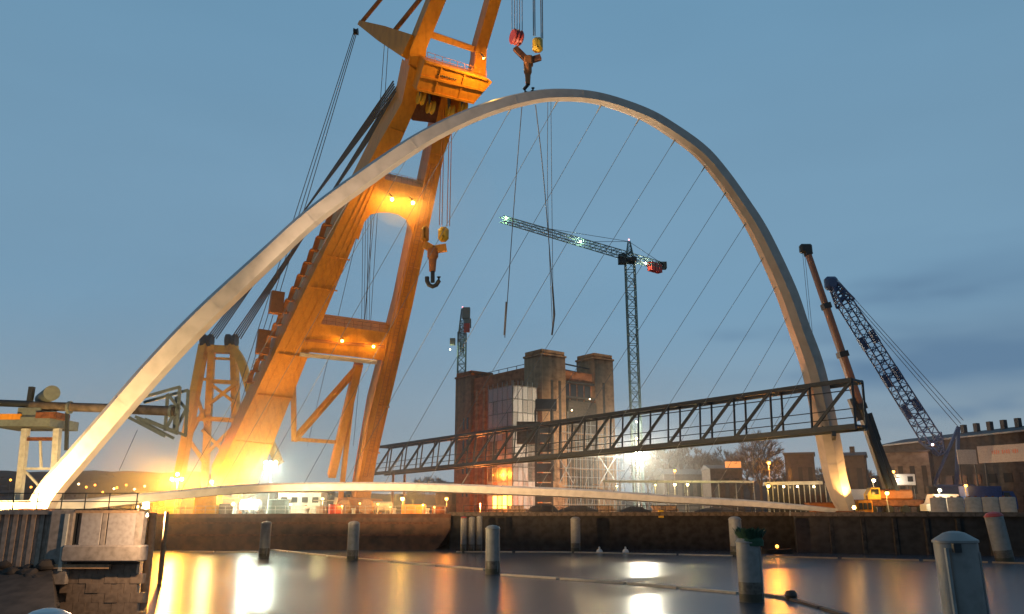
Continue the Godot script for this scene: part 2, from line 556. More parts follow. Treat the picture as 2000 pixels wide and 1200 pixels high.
func build_footbridge() -> void:
	var left := P(78, 992, 72)
	var right := P(1654, 997, 106)
	var t := thing("arch_footbridge", right, "white steel arch footbridge with inclined cables and a low curved deck, hung from the crane", "footbridge")
	# the plane of the arch leans a little towards the near bank
	var along := (right - left).normalized()
	var flat := Vector3.UP.cross(along).normalized()
	if flat.z < 0: flat = -flat
	var rise := (Vector3.UP * 43.0 + flat * 14.2).normalized()
	var n := along.cross(rise).normalized()
	if n.z < 0: n = -n
	var trace := [[80, 990, 50], [102, 952, 47], [156, 889, 46], [216, 819, 45], [307, 715, 46], [402, 616, 45], [529, 497, 40], [605, 428, 38], [700, 357, 37], [826, 272, 33], [938, 219, 29], [1033, 192, 26], [1100, 186, 25], [1172, 193, 24], [1257, 222, 25], [1314, 255, 26], [1368, 295, 27], [1406, 338, 28], [1448, 397, 29], [1486, 460, 32], [1534, 564, 35], [1560, 637, 35], [1590, 724, 37], [1618, 853, 38], [1634, 937, 36], [1654, 997, 33]]
	var c := []
	var ws := []
	for q in trace:
		var p := PP(q[0], q[1], left, n)
		c.append(p)
		ws.append(Vector2(S(q[2], q[1], -p.z), 0))
	arch_pts = spline(c, 6)
	var w := spline(ws, 6)
	var rings := []
	for i in arch_pts.size():
		var tan: Vector3 = (arch_pts[mini(i + 1, arch_pts.size() - 1)] - arch_pts[maxi(i - 1, 0)]).normalized()
		var b := n.cross(tan).normalized()
		if b.dot(arch_pts[i] - (left.lerp(right, 0.5) + Vector3.UP * 8.0)) < 0: b = -b
		var r := PackedVector3Array()
		for s in [[0.5, 0.0], [0.4, 0.36], [-0.24, 0.5], [-0.5, 0.16], [-0.42, -0.4], [0.36, -0.42]]:
			r.append(arch_pts[i] + b * s[0] * w[i].x + n * s[1] * w[i].x * 1.15)
		rings.append(r)
	var st := start()
	skin(st, rings)
	var rib := made("arch_rib", st, M.white_paint, t)
	# welded joints of the rib, and the plates where the cables are held
	for i in range(9, arch_pts.size() - 4, 11):
		var a: PackedVector3Array = rings[i]
		var m := middle(a)
		var tan: Vector3 = (arch_pts[i + 1] - arch_pts[i - 1]).normalized()
		var r0 := PackedVector3Array()
		var r1 := PackedVector3Array()
		for v in a:
			r0.append(m + (v - m) * 1.012 - tan * 0.07)
			r1.append(m + (v - m) * 1.012 + tan * 0.07)
		st = start()
		skin(st, [r0, r1])
		made("weld_seam", st, M.white_paint, rib)
	# the deck: a shallow bow, wider than deep
	var dt := [[-60, 996, 66, 22], [0, 992, 69, 22], [70, 989, 73, 20], [160, 986, 76, 18], [300, 971.5, 81, 17], [450, 957.5, 87, 16], [560, 952.5, 90, 15], [740, 951, 95, 15], [860, 953.5, 98, 15], [1000, 958.5, 101, 15], [1160, 965.5, 104, 15], [1300, 975, 106, 13], [1450, 983, 107, 12], [1580, 993, 106, 9], [1640, 999, 106, 8]]
	c = []
	ws = []
	for q in dt:
		c.append(P(q[0], q[1], q[2]))
		ws.append(Vector2(S(q[3] * 1.15, q[1], q[2]), 0))
	deck_pts = spline(c, 6)
	w = spline(ws, 6)
	rings = []
	for i in deck_pts.size():
		var tan: Vector3 = (deck_pts[mini(i + 1, deck_pts.size() - 1)] - deck_pts[maxi(i - 1, 0)]).normalized()
		var side := Vector3.UP.cross(tan).normalized()
		if side.z < 0: side = -side
		var up := tan.cross(side)
		if up.y < 0: up = -up
		var hh: float = w[i].x
		var p: Vector3 = deck_pts[i]
		var r := PackedVector3Array()
		for s in [[0.0, 0.5], [0.35, 0.3], [0.12, -0.42], [-1.2, -0.5], [-3.8, 0.1], [-3.8, 0.4]]:
			r.append(p + side * s[0] * hh + up * s[1] * hh)
		rings.append(r)
	st = start()
	skin(st, rings)
	made("deck", st, M.deck_paint, t)
	for q in [[700, 350], [810, 425], [905, 500], [1005, 590], [1095, 670], [1180, 747], [1255, 830], [1325, 897], [1385, 975], [1425, 1049], [1465, 1121], [1500, 1195], [1525, 1262], [1548, 1331], [1568, 1385], [1584, 1430]]:
		var a := near_on(arch_pts, q[0])
		var b := near_on(deck_pts, q[1])
		if q[0] > 1100: a = near_on_limb(q[0])
		var cab := rod("suspension_cable", a, b, 0.027, M.stay, t)
		cab.set_meta("label", "inclined steel cable from the arch to the deck")
		st = start()
		add_tube(st, a, a.lerp(b, 1.6 / (b - a).length()), 0.13, 0.05, 8)
		made("cable_socket", st, M.grey_paint, rib)
	# the feet: heavy hinged shoes
	for q in [[left, 1.0], [right, 1.0]]:
		var p: Vector3 = q[0]
		st = start()
		add_soft_box(st, p + Vector3(0, -0.9, 0), Vector3(3.4, 1.6, 3.0), 0.15, frame(left, right))
		made("hinge_shoe", st, M.rust, t)

func near_on_limb(x: float) -> Vector3:
	return near_on(arch_pts.slice(70), x)

# ---------------------------------------------------------------- the floating crane
var jib_o: Vector3
var jib_n: Vector3
var jib_tip: Vector3
var jib_head: Vector3

func J(x: float, y: float) -> Vector3:     # a point of the jib's front plane
	return PP(x, y, jib_o, jib_n)

func jib_slab(called: String, outline: Array, front: float, thick: float, mat: Material, parent: Node) -> MeshInstance3D:
	var pts := []
	for q in outline: pts.append(J(q[0], q[1]) + jib_n * front)
	var st := start()
	add_slab(st, pts, -jib_n * thick)
	return made(called, st, mat, parent)

func floodlight(parent: Node, at: Vector3, r: float, c: Color, e: float, shine: float) -> Node3D:
	var o := Node3D.new()
	var k := 0
	var nm := "floodlight"
	while parent.has_node(NodePath(nm)):
		k += 1
		nm = "floodlight_%03d" % k
	o.name = nm
	parent.add_child(o, true)
	o.transform = whole(parent).affine_inverse() * Transform3D(Basis(), at)
	bulb(o, at, r, c, e, shine)
	var st := start()
	add_lathe(st, at + Vector3(0, r * 0.55, 0), [[0.02, r * 1.1], [r * 0.7, r * 1.0], [r * 1.5, r * 0.3], [r * 1.55, r * 0.2], [r * 1.4, r * 0.2], [r * 0.6, r * 0.85], [0.02, r * 0.9]], 14)
	made("hood", st, M.lamp_house, o)
	return o

func build_floating_crane() -> void:
	var bl := P(430, 948, 124)
	var br := P(700, 965, 134)
	var hook := near_on(arch_pts, 1034)
	jib_tip = hook
	jib_tip.y = P(1030, -400, -hook.z).y
	jib_o = bl
	jib_n = (br - bl).cross(jib_tip - bl).normalized()
	if jib_n.z < 0: jib_n = -jib_n
	jib_head = J(880, 150)
	var t := thing("floating_crane", Vector3(P(600, 960, 128).x, 0, -128), "giant orange sheerleg crane standing on a brown barge behind the white bridge", "floating crane")
	# hull
	var y1 := 4.7
	var x0 := G(292, 113).x
	var x1 := G(880, 113).x
	var rings := []
	for q in [[x0 - 1.5, 1.6], [x0, 0.0], [x0 + 0.1, -1.5], [x1 - 4.0, -1.5], [x1 - 1.5, 0.4], [x1, 2.6]]:
		rings.append(PackedVector3Array([Vector3(q[0], q[1], -113), Vector3(q[0], y1 - 0.5, -113), Vector3(q[0], y1, -113.3), Vector3(q[0], y1, -150), Vector3(q[0], q[1], -150)]))
	var st := start()
	skin(st, rings)
	var hull := made("hull", st, M.hull, t)
	for k in 2:
		bar("rubbing_strake", Vector3(x0 + 0.5, 3.5 - k * 1.6, -112.9), Vector3(x1 - 1.8, 3.5 - k * 1.6, -112.9), 0.3, 0.25, M.rust, hull)
	# railing along the deck edge
	st = start()
	for k in 30:
		var x := lerpf(x0 + 0.5, x1 - 0.8, k / 29.0)
		add_tube(st, Vector3(x, y1, -113.6), Vector3(x, y1 + 1.05, -113.6), 0.035, 0.035, 5)
	for h in [0.55, 1.05]: add_tube(st, Vector3(x0 + 0.5, y1 + h, -113.6), Vector3(x1 - 0.8, y1 + h, -113.6), 0.03, 0.03, 5)
	stuff(made("deck_railing", st, M.cream, t))
	# the two legs of the jib
	var leg1 := jib_slab("jib_leg", [[413, 948], [580, 600], [664, 430], [740, 280], [785, 200], [800, 128], [830, 150], [812, 210], [750, 350], [710, 430], [640, 600], [501, 948]], 0, 4.6, M.orange, t)
	var leg2 := jib_slab("jib_leg", [[862, 190], [840, 300], [777, 600], [725, 800], [692, 985], [722, 985], [735, 900], [758, 800], [805, 600], [868, 300], [905, 190]], 0, 3.8, M.orange, t)
	# stiffening flanges and welded joints that stand proud of the plates
	for q in [[leg1, [[590, 580], [618, 520]], [[648, 580], [673, 520]]]]:
		pass
	for y in [860, 770, 690, 560, 500, 320, 250]:
		var a := J(lerpf(413, 785, (948 - y) / 748.0) + 2, y) + jib_n * 0.06
		var b := J(lerpf(501, 812, (948 - y) / 748.0) - 4, y + 8) + jib_n * 0.06
		bar("web_joint", a, b, 0.12, 0.25, M.orange, leg1, jib_n)
	for y in [880, 790, 690, 600, 520, 300, 260]:
		var a := J(lerpf(692, 840, (985 - y) / 685.0) + 4, y) + jib_n * 0.06
		var b := J(lerpf(722, 868, (985 - y) / 685.0) - 3, y + 5) + jib_n * 0.06
		bar("web_joint", a, b, 0.12, 0.25, M.orange, leg2, jib_n)
	# stair and landings on the outer side of the left leg
	var sidew := (bl - br).normalized()
	var stair_a := J(500, 765) - jib_n * 2.2
	var stair_b := J(668, 428) - jib_n * 2.2
	stair_a = stair_a + sidew * 0.6
	stair_b = stair_b + sidew * 0.6
	for k in 14:
		var a := stair_a.lerp(stair_b, k / 14.0)
		var b := stair_a.lerp(stair_b, (k + 0.8) / 14.0)
		box("landing", a + sidew * 0.3, Vector3(0.9, 0.14, 1.2), M.orange_dull, leg1, frame(bl, br))
		bar("stair_flight", a + sidew * 0.3, b + sidew * 0.5 + Vector3(0, 0.3, 0), 0.7, 0.2, M.orange_dull, leg1)
	box("machinery_box", J(553, 612) - jib_n * 3.0 + sidew * 0.7, Vector3(1.2, 3.2, 1.8), M.orange_dull, leg1, frame(bl, br))
	box("machinery_box", J(525, 690) - jib_n * 3.0 + sidew * 0.6, Vector3(1.0, 3.6, 1.8), M.orange_dull, leg1, frame(bl, br))
	# ladder up the face of the right leg, and stringers along both legs
	for s in [-0.35, 0.35]:
		bar("ladder_rail", J(712, 930) + jib_n * 0.25 + (br - bl).normalized() * s, J(846, 320) + jib_n * 0.25 + (br - bl).normalized() * s, 0.08, 0.08, M.orange_dull, leg2)
	var rungs := start()
	for k in 90:
		var c := J(712, 930).lerp(J(846, 320), k / 89.0) + jib_n * 0.25
		add_bar(rungs, c - (br - bl).normalized() * 0.35, c + (br - bl).normalized() * 0.35, 0.05, 0.05)
	stuff(made("ladder_rung", rungs, M.orange_dull, leg2))
	for q in [[430, 940, 748, 300], [486, 940, 760, 300], [458, 940, 755, 300]]:
		bar("stringer", J(q[0], q[1]) + jib_n * 0.04, J(q[2], q[3]) + jib_n * 0.04, 0.16, 0.14, M.orange, leg1, jib_n)
	for q in [[733, 900, 864, 300], [704, 900, 845, 300]]:
		bar("stringer", J(q[0] - 3, q[1]) + jib_n * 0.04, J(q[2] - 2, q[3]) + jib_n * 0.04, 0.14, 0.12, M.orange, leg2, jib_n)
	# upper portal with rounded corners, lower beam, plate under the head
	jib_slab("portal_beam", [[748, 350], [846, 372], [838, 430], [820, 478], [808, 474], [803, 448], [794, 430], [778, 420], [760, 416], [740, 416], [724, 420], [712, 434], [700, 470], [690, 460]], -0.12, 3.4, M.orange, t)
	var low := jib_slab("cross_beam", [[612, 632], [690, 642], [765, 652], [752, 706], [690, 698], [592, 688]], -0.12, 3.4, M.orange, t)
	bar("flange", J(596, 664), J(750, 678), 0.4, 0.3, M.orange_dull, low, jib_n)
	bar("flange", J(585, 691) + jib_n * 0.2, J(735, 707) + jib_n * 0.2, 0.6, 0.22, M.white_paint, low, jib_n)
	for q in [[[620, 633], [758, 651]], [[752, 350], [838, 371]], [[826, 110], [940, 146]]]:
		var hr := start()
		var a := J(q[0][0], q[0][1]) + jib_n * (-0.2 if q[0][0] < 800 else 2.3)
		var b := J(q[1][0], q[1][1]) + jib_n * (-0.2 if q[0][0] < 800 else 2.3)
		for k in 9: add_tube(hr, a.lerp(b, k / 8.0), a.lerp(b, k / 8.0) + Vector3(0, 1.1, 0), 0.035, 0.035, 5)
		for h in [0.55, 1.1]: add_tube(hr, a + Vector3(0, h, 0), b + Vector3(0, h, 0), 0.03, 0.03, 5)
		stuff(made("guard_rail", hr, M.orange_dull, t))
	jib_slab("head_plate", [[795, 172], [908, 190], [888, 246], [806, 236]], -0.2, 2.6, M.rust, t)
	# the head box with four sheaves below
	var hb := jib_slab("head_box", [[821, 109], [942, 146], [950, 152], [914, 194], [804, 167]], 2.6, 3.4, M.orange, t)
	for q in [[[812, 140], [932, 168]], [[822, 112], [940, 147]], [[806, 166], [914, 192]]]:
		bar("stiffener", J(q[0][0], q[0][1]) + jib_n * 2.72, J(q[1][0], q[1][1]) + jib_n * 2.72, 0.28, 0.24, M.orange, hb, jib_n)
	for k in [1, 3]:
		bar("stiffener", J(832 + k * 22, 114 + k * 7) + jib_n * 2.7, J(815 + k * 23, 167 + k * 5.6) + jib_n * 2.7, 0.2, 0.16, M.orange, hb, jib_n)
	for k in 9:        # the dark row of marks on the box, too small to read
		box("painted_mark", J(846 + k * 4.2, 137 + k * 1.2) + jib_n * 2.62, Vector3(0.17, 0.3 + 0.1 * (k % 2), 0.05), M.dark_steel, hb, frame(bl, br).rotated(Vector3.UP, PI / 2))
	for q in [[818, 187], [837, 205], [874, 212], [899, 207]]:
		st = start()
		var ax := (br - bl).normalized()
		var zz := ax.cross(Vector3.UP).normalized()
		add_lathe(st, J(q[0], q[1]) + jib_n * 1.2, [[0.1, -0.42], [0.85, -0.42], [0.95, -0.3], [0.72, 0.0], [0.95, 0.3], [0.85, 0.42], [0.1, 0.42]], 18, Basis(zz, ax, zz.cross(ax)))
		var sh := made("sheave", st, M.yellow, t)
		bar("sheave_hanger", J(q[0] - 2, q[1] - 26) + jib_n * 1.2, J(q[0], q[1]) + jib_n * 1.2, 0.3, 1.2, M.dark_steel, sh)
	# upper boom
	jib_slab("boom_leg", [[798, 128], [802, 100], [842, 0], [918, -190], [1012, -410], [1032, -410], [946, -190], [873, 0], [834, 96], [830, 150]], -0.3, 2.2, M.orange, t)
	jib_slab("boom_leg", [[914, 194], [929, 120], [930, 100], [958, 0], [1012, -190], [1026, -410], [1046, -410], [1036, -190], [981, 0], [952, 98], [950, 154]], -0.3, 2.2, M.orange, t)
	jib_slab("boom_tie", [[838, 61], [930, 93], [928, 104], [834, 73]], -0.7, 1.2, M.orange, t)
	jib_slab("boom_tie", [[930, -150], [1002, -138], [1002, -128], [926, -140]], -0.7, 1.2, M.orange, t)
	st = start()
	add_soft_box(st, jib_tip + Vector3(0, 1.5, -0.5), Vector3(4.0, 3.0, 3.0), 0.3)
	made("boom_tip", st, M.orange, t)
	# bracket arm on the back with its tie rods
	var root := J(808, 98) - jib_n * 1.2
	var tip := P(704, 46, -root.z + 7.0)
	st = start()
	var fr := frame(root, tip)
	skin(st, [rect(root, fr.x * 0.9, fr.y * 1.5), rect(root.lerp(tip, 0.5), fr.x * 0.7, fr.y * 1.05), rect(tip, fr.x * 0.4, fr.y * 0.3)])
	var arm := made("bracket_arm", st, M.orange, t)
	st = start()
	add_lathe(st, P(695, 62, -tip.z), [[0.05, -0.3], [0.5, -0.3], [0.35, 0.0], [0.5, 0.3], [0.05, 0.3]], 14, Basis(Vector3.UP, Vector3.RIGHT, Vector3.BACK))
	made("arm_sheave", st, M.dark_steel, arm)
	rod("tie_rod", tip, P(800, -70, -tip.z - 3), 0.3, M.orange_dull, t)
	rod("tie_rod", root.lerp(tip, 0.42), P(872, -66, -root.z), 0.32, M.orange_dull, t)
	# hoisting ropes from the arm, pendants from the head to the back gantry
	for k in 3: rod("hoist_rope", P(691 + k * 3, 62, -tip.z), P(412 + k * 14, 930, 137), 0.055, M.rope, t)
	for k in 2: rod("hoist_rope", root.lerp(tip, 0.5) + Vector3(k * 0.5, 0, 0), P(711 + k * 12, 640, 128), 0.045, M.rope, t)
	for k in 4: rod("hoist_rope", J(724 + k * 5, 424) - jib_n * 6.0, P(706 + k * 5, 636, 131), 0.04, M.rope, t)
	for k in 2: rod("hoist_rope", J(720 + k * 24, 440) - jib_n * 5.0, P(600 + k * 90, 872, 140), 0.04, M.rope, t)
	for s in 2:
		for k in 5:
			var a := J(800 + s * 5, 190) - jib_n * (3.2 + k * 0.4) + Vector3(s * 0.6 - 1.2, 0.3 * k, 0)
			var b := P(401 + s * 48 + k * 4.0, 664, 137) + Vector3(0, 0.12 * k, -0.3 * k)
			rod("pendant_rope", a, b, 0.11, M.rope, t)
	# back gantry
	var gd := 137.0
	var gl := [[[398, 674], [343, 940], 1.35, gd - 4.0], [[414, 674], [402, 940], 1.1, gd + 4.0], [[457, 676], [470, 940], 1.1, gd + 5.0]]
	for q in gl:
		var a := P(q[0][0], q[0][1], gd)
		var b := P(q[1][0], q[1][1], q[3])
		b.y = y1
		bar("gantry_leg", a, b, q[2], q[2], M.gantry, t)
	st = start()
	var curve := []
	for q in [[447, 672], [468, 700], [482, 740], [500, 800], [545, 905]]: curve.append(P(q[0], q[1], gd - (q[1] - 672) * 0.03))
	var cs := spline(curve, 5)
	var rr := []
	for i in cs.size():
		var f := frame(cs[maxi(i - 1, 0)], cs[mini(i + 1, cs.size() - 1)], Vector3.BACK)
		rr.append(rect(cs[i], f.x * 0.65, f.y * 0.6))
	skin(st, rr)
	made("gantry_leg", st, M.gantry, t)
	for q in [[[398, 682], [458, 684], 1.6], [[404, 700], [462, 702], 0.5], [[408, 745], [466, 748], 0.8], [[408, 748], [462, 790], 0.6], [[460, 750], [408, 790], 0.6], [[384, 740], [410, 742], 0.6], [[404, 818], [460, 822], 0.9], [[378, 818], [404, 820], 0.8], [[380, 760], [402, 830], 0.6], [[366, 860], [398, 800], 0.6], [[362, 850], [400, 905], 0.7], [[395, 840], [455, 900], 0.6], [[460, 830], [400, 890], 0.6], [[520, 850], [470, 905], 0.6]]:
		bar("gantry_brace", P(q[0][0], q[0][1], gd + 0.5), P(q[1][0], q[1][1], gd + 0.5), q[2], q[2] * 0.8, M.gantry, t)
	for x in [404, 452]:
		st = start()
		add_lathe(st, P(x, 666, gd), [[0.1, -0.9], [1.2, -0.9], [1.2, -0.4], [0.9, 0.0], [1.2, 0.4], [1.2, 0.9], [0.1, 0.9]], 18, Basis(Vector3.UP, Vector3.RIGHT, Vector3.BACK))
		made("gantry_sheave", st, M.dark_steel, t)
	# the light frame that hangs between the legs
	for q in [[[574, 700], [576, 872], 0.75], [[576, 872], [704, 726], 0.8], [[574, 870], [674, 877], 0.55], [[704, 720], [650, 942], 1.2], [[690, 790], [668, 985], 0.8]]:
		bar("frame_strut", J(q[0][0], q[0][1]) - jib_n * 1.6, J(q[1][0], q[1][1]) - jib_n * 1.6, q[2], q[2], M.orange, t)
	# foot blocks of the legs and winches
	for q in [bl, br]:
		st = start()
		add_soft_box(st, Vector3(q.x, y1 + 1.2, q.z), Vector3(8, 2.4, 6), 0.25, frame(bl, br))
		made("leg_foot", st, M.orange_dull, t)
	for q in [[365, 140], [470, 146], [560, 143]]:
		var p := G(q[0], q[1], y1)
		st = start()
		add_lathe(st, p + Vector3(0, 1.7, 0), [[0.3, -2.2], [1.6, -2.2], [1.6, -2.0], [1.0, -1.95], [1.0, 1.95], [1.6, 2.0], [1.6, 2.2], [0.3, 2.2]], 18, Basis(Vector3.UP, Vector3.RIGHT, Vector3.BACK))
		add_box(st, p + Vector3(0, 0.35, 0), Vector3(5, 0.7, 3))
		made("winch", st, M.dark_steel, t)
	# lamps of the crane
	floodlight(t, J(760, 380) + jib_n * 2.0, 0.24, SODIUM, 24, 40)
	floodlight(t, J(800, 387) + jib_n * 2.0, 0.24, SODIUM, 24, 40)
	for q in [[760, 378], [800, 385]]: bar("lamp_bracket", J(q[0], q[1]), J(q[0], q[1]) + jib_n * 2.0 + Vector3(0, 0.3, 0), 0.1, 0.1, M.dark_steel, t)
	floodlight(t, J(666, 660) + jib_n * 1.0, 0.2, SODIUM, 5, 22)
	floodlight(t, J(727, 671) + jib_n * 1.0, 0.2, SODIUM, 6, 26)
	bar("lamp_bracket", J(938, 104) + jib_n * 0.1, J(922, 100) + jib_n * 5.2 + Vector3(0, 0.25, 0), 0.12, 0.12, M.dark_steel, t)
	floodlight(t, J(922, 100) + jib_n * 5.0, 0.12, SODIUM, 60, 8)
	floodlight(t, P(960, -60, 80), 0.15, SODIUM, 20, 5)

# ---------------------------------------------------------------- hooks
func build_hooks() -> void:
	var h := near_on(arch_pts, 1034)
	var d := -h.z
	var t := thing("hook_block", P(1032, 178, d), "large hook block with red and yellow sheaves holding the top of the white arch", "crane hook")
	for k in 5: rod("hoist_rope", P(1000 + k * 5, 60, d), Vector3(P(1000 + k * 5, 60, d).x, jib_tip.y, -d), 0.045, M.pale_rope, t)
	for q in [[1042, 70], [1045, 70], [1057, 76], [1060, 76]]: rod("hoist_rope", P(q[0], q[1], d), Vector3(P(q[0], q[1], d).x, jib_tip.y, -d), 0.055, M.rope, t)
	var st := start()
	add_lathe(st, P(1009, 73, d), [[0.05, -0.55], [0.7, -0.55], [0.84, -0.4], [0.7, -0.2], [0.84, 0.0], [0.7, 0.2], [0.84, 0.4], [0.7, 0.55], [0.05, 0.55]], 20, frame(Vector3.ZERO, Vector3(0.5, 0, 1)) * Basis(Vector3.UP, Vector3.RIGHT, Vector3.BACK))
	made("sheave_block", st, M.red, t)
	st = start()
	add_soft_box(st, P(1050, 88, d), Vector3(1.1, 1.7, 0.9), 0.3)
	made("sheave_block", st, M.yellow, t)
	bar("yoke", P(1006, 94, d), P(1030, 118, d), 0.5, 0.55, M.rust, t)
	bar("yoke", P(1056, 112, d), P(1030, 120, d), 0.5, 0.55, M.rust, t)
	st = start()
	add_soft_box(st, P(1032, 120, d), Vector3(1.0, 1.3, 0.8), 0.2)
	made("yoke_block", st, M.orange_dull, t)
	st = start()
	add_lathe(st, P(1031, 150, d), [[0.05, -0.9], [0.24, -0.9], [0.3, 0.2], [0.42, 0.5], [0.42, 1.4], [0.05, 1.4]], 14)
	made("shank", st, M.orange_dull, t)
	st = start()
	add_path(st, [P(1030, 150, d), P(1031, 166, d), P(1024, 174, d), P(1026, 181, d), P(1034, 183, d), P(1041, 178, d), P(1041, 172, d)], 0.2, 8)
	made("hook", st, M.dark_steel, t)
	# slings that drop from the hook beside the arch
	for q in [[[1020, 200], [1004, 400], [986, 660], 0.045], [[1046, 205], [1062, 350], [1082, 600], 0.05], [[1076, 195], [1078, 400], [1081, 640], 0.03], [[1070, 195], [1070, 400], [1079, 640], 0.03]]:
		var a := P(q[0][0], q[0][1], d + 2.0)
		var m := P(q[1][0], q[1][1], d + 6.0)
		var e := P(q[2][0], q[2][1], d + 10.0)
		st = start()
		add_path(st, spline([a, m, e], 8), q[3], 6)
		made("sling_rope", st, M.rope, t)
	for q in [[[989, 590], [985, 655]], [[1079, 560], [1083, 615]], [[1083, 615], [1078, 655]]]:
		rod("sling_end", P(q[0][0], q[0][1], d + 9.6), P(q[1][0], q[1][1], d + 10.0), 0.1, M.rope, t)

	var hd := -J(872, 230).z - 1.5
	t = thing("hook_block", P(845, 560, hd), "smaller spare hook block with a double hook hanging free beside the orange leg", "crane hook")
	for q in [[858, 440], [863, 440], [873, 442], [878, 442]]:
		var p := P(q[0], q[1], hd)
		rod("hoist_rope", p, Vector3(p.x, P(880, 214, hd).y, p.z), 0.05, M.orange_dull, t)
	st = start()
	add_soft_box(st, P(866, 458, hd), Vector3(1.35, 2.0, 1.0), 0.4)
	made("sheave_block", st, M.yellow, t)
	st = start()
	add_soft_box(st, P(830, 458, hd), Vector3(1.0, 2.2, 1.0), 0.35)
	made("sheave_block", st, M.orange, t)
	bar("yoke", P(829, 478, hd), P(846, 488, hd), 0.7, 0.9, M.orange, t)
	bar("yoke", P(872, 484, hd), P(846, 488, hd), 0.7, 0.9, M.orange, t)
	st = start()
	add_lathe(st, P(845, 508, hd), [[0.05, -1.5], [0.4, -1.5], [0.5, 0.0], [0.7, 0.4], [0.7, 1.4], [0.05, 1.4]], 14)
	made("shank", st, M.orange_dull, t)
	rod("shank", P(845, 525, hd), P(845, 552, hd), 0.26, M.dark_steel, t)
	st = start()
	add_path(st, [P(834, 541, hd), P(834, 549, hd), P(838, 557, hd), P(845, 560, hd), P(852, 557, hd), P(857, 549, hd), P(857, 541, hd)], 0.28, 8)
	made("hook", st, M.dark_steel, t)

# ---------------------------------------------------------------- the brick mill
func build_mill() -> void:
	var c := G(1061, 200)
	var lv := Vector3(-0.61, 0, -0.79)       # along the long side, away
	var sv := Vector3(0.79, 0, -0.61)        # along the short side
	var b := Basis(sv, Vector3.UP, -lv)
	var t := thing("brick_mill", c, "tall brown brick flour mill with square corner towers under conversion", "building")
	var y_near: float = P(1061, 681, 200).y
	var y_left: float = P(940, 727, 228).y
	var y_right: float = P(1165, 690, 212).y
	var y_roof := y_near - 4.6
	var L := 39.5
	var w := 25.5
	var block := func(called: String, l0: float, l1: float, s0: float, s1: float, top: float, mat: Material, parent: Node) -> MeshInstance3D:
		return box(called, c + lv * (l0 + l1) / 2 + sv * (s0 + s1) / 2 + Vector3(0, (top - QUAY) / 2, 0), Vector3(absf(s1 - s0), top - QUAY, absf(l1 - l0)), mat, parent, b)
	block.call("main_block", 1.2, L - 1.2, 1.2, w - 1.2, y_roof, M.brick, t)
	var towers := []
	for q in [[0.0, 7.2, 0.0, 8.0, y_near], [L - 8.0, L, 0.0, 8.0, y_left], [0.0, 7.2, w - 7.0, w, y_right], [L - 8.0, L, w - 7.0, w, y_left]]:
		var st := start()
		var x0: float = q[2]
		var x1: float = q[3]
		var z0: float = q[0]
		var z1: float = q[1]
		var rings := []
		for k in [[0.0, 0.0], [q[4] - QUAY - 1.6, 0.0], [q[4] - QUAY - 1.6, -0.25], [q[4] - QUAY - 1.1, -0.25], [q[4] - QUAY - 1.1, 0.15], [q[4] - QUAY, 0.15]]:
			var e: float = k[1]
			var yy: float = k[0]
			var r := PackedVector3Array()
			for v in [[x0 + e, z0 + e], [x1 - e, z0 + e], [x1 - e, z1 - e], [x0 + e, z1 - e]]: r.append(c + sv * v[0] + lv * v[1] + Vector3(0, yy, 0))
			rings.append(r)
		skin(st, rings)
		towers.append(made("corner_tower", st, M.brick_pale if q[0] == 0.0 else M.brick, t))
	# brick piers down the long side, parapet and roof clutter
	for k in 7:
		var l := 8.6 + k * 3.4
		block.call("brick_pier", l, l + 0.9, 0.5, 1.3, y_roof - 2.5, M.brick_pale, t)
	block.call("parapet", 7.3, L - 8.1, 0.9, 1.6, y_roof + 0.9, M.brick, t)
	for k in 6:
		rod("roof_post", c + lv * (9 + k * 4) + sv * 2.0 + Vector3(0, y_roof - QUAY, 0), c + lv * (9 + k * 4) + sv * 2.0 + Vector3(0, y_roof - QUAY + 2.2, 0), 0.09, M.dark_steel, t)
	bar("roof_rail", c + lv * 8 + sv * 2 + Vector3(0, y_roof - QUAY + 2.1, 0), c + lv * 31 + sv * 2 + Vector3(0, y_roof - QUAY + 2.1, 0), 0.1, 0.14, M.dark_steel, t)
	# tall recessed slots on the towers
	for q in [[2.6, 0, y_near], [w - 4.6, 0, y_right], [5.2, 0, y_near]]:
		box("window_slot", c + sv * (q[0] + 0.7) - lv * 0.02 + Vector3(0, (q[2] - QUAY) * 0.5, 0), Vector3(0.8, (q[2] - QUAY) * 0.62, 0.16), M.wall_dark, t, b)
	for k in 2:
		for j in 4:
			box("window", c + lv * (33.0 + k * 1.9) - sv * 0.02 + Vector3(0, 6 + j * 6.2, 0), Vector3(0.16, 3.2, 0.8), M.glass_dark, t, b)
	for k in 6:
		for j in 4:
			box("window", c + lv * (10.3 + k * 3.4) + sv * 1.17 + Vector3(0, 5 + j * 7.2, 0), Vector3(0.16, 3.6, 1.4), M.glass_dark, t, b)
	# floors laid open on the end between the towers
	for j in 9:
		var y := 2.0 + j * 3.9
		bar("open_floor", c + sv * 8.1 + lv * 0.6 + Vector3(0, y, 0), c + sv * (w - 7.1) + lv * 0.6 + Vector3(0, y, 0), 1.0, 0.5, M.wall_dark, t)
		if j < 8:
			for k in 4: box("window", c + sv * (9.2 + k * 2.5) + lv * 1.16 + Vector3(0, y + 2.0, 0), Vector3(2.1, 3.2, 0.14), M.glass_dark, t, b)
	# dark netting hung over the open bays, sheet by sheet
	for k in 3:
		for j in 4:
			var st := start()
			var w0 := 8.15 + k * 3.42
			add_box(st, c + sv * (w0 + 1.65) - lv * (0.35 + rng.randf() * 0.5) + Vector3(0, 3.6 + j * 7.1, 0), Vector3(3.3, 6.6 + rng.randf() * 0.4, 0.12), b.rotated(Vector3.UP, rng.randf_range(-0.05, 0.05)))
			made("netting_sheet", st, M.netting, t)
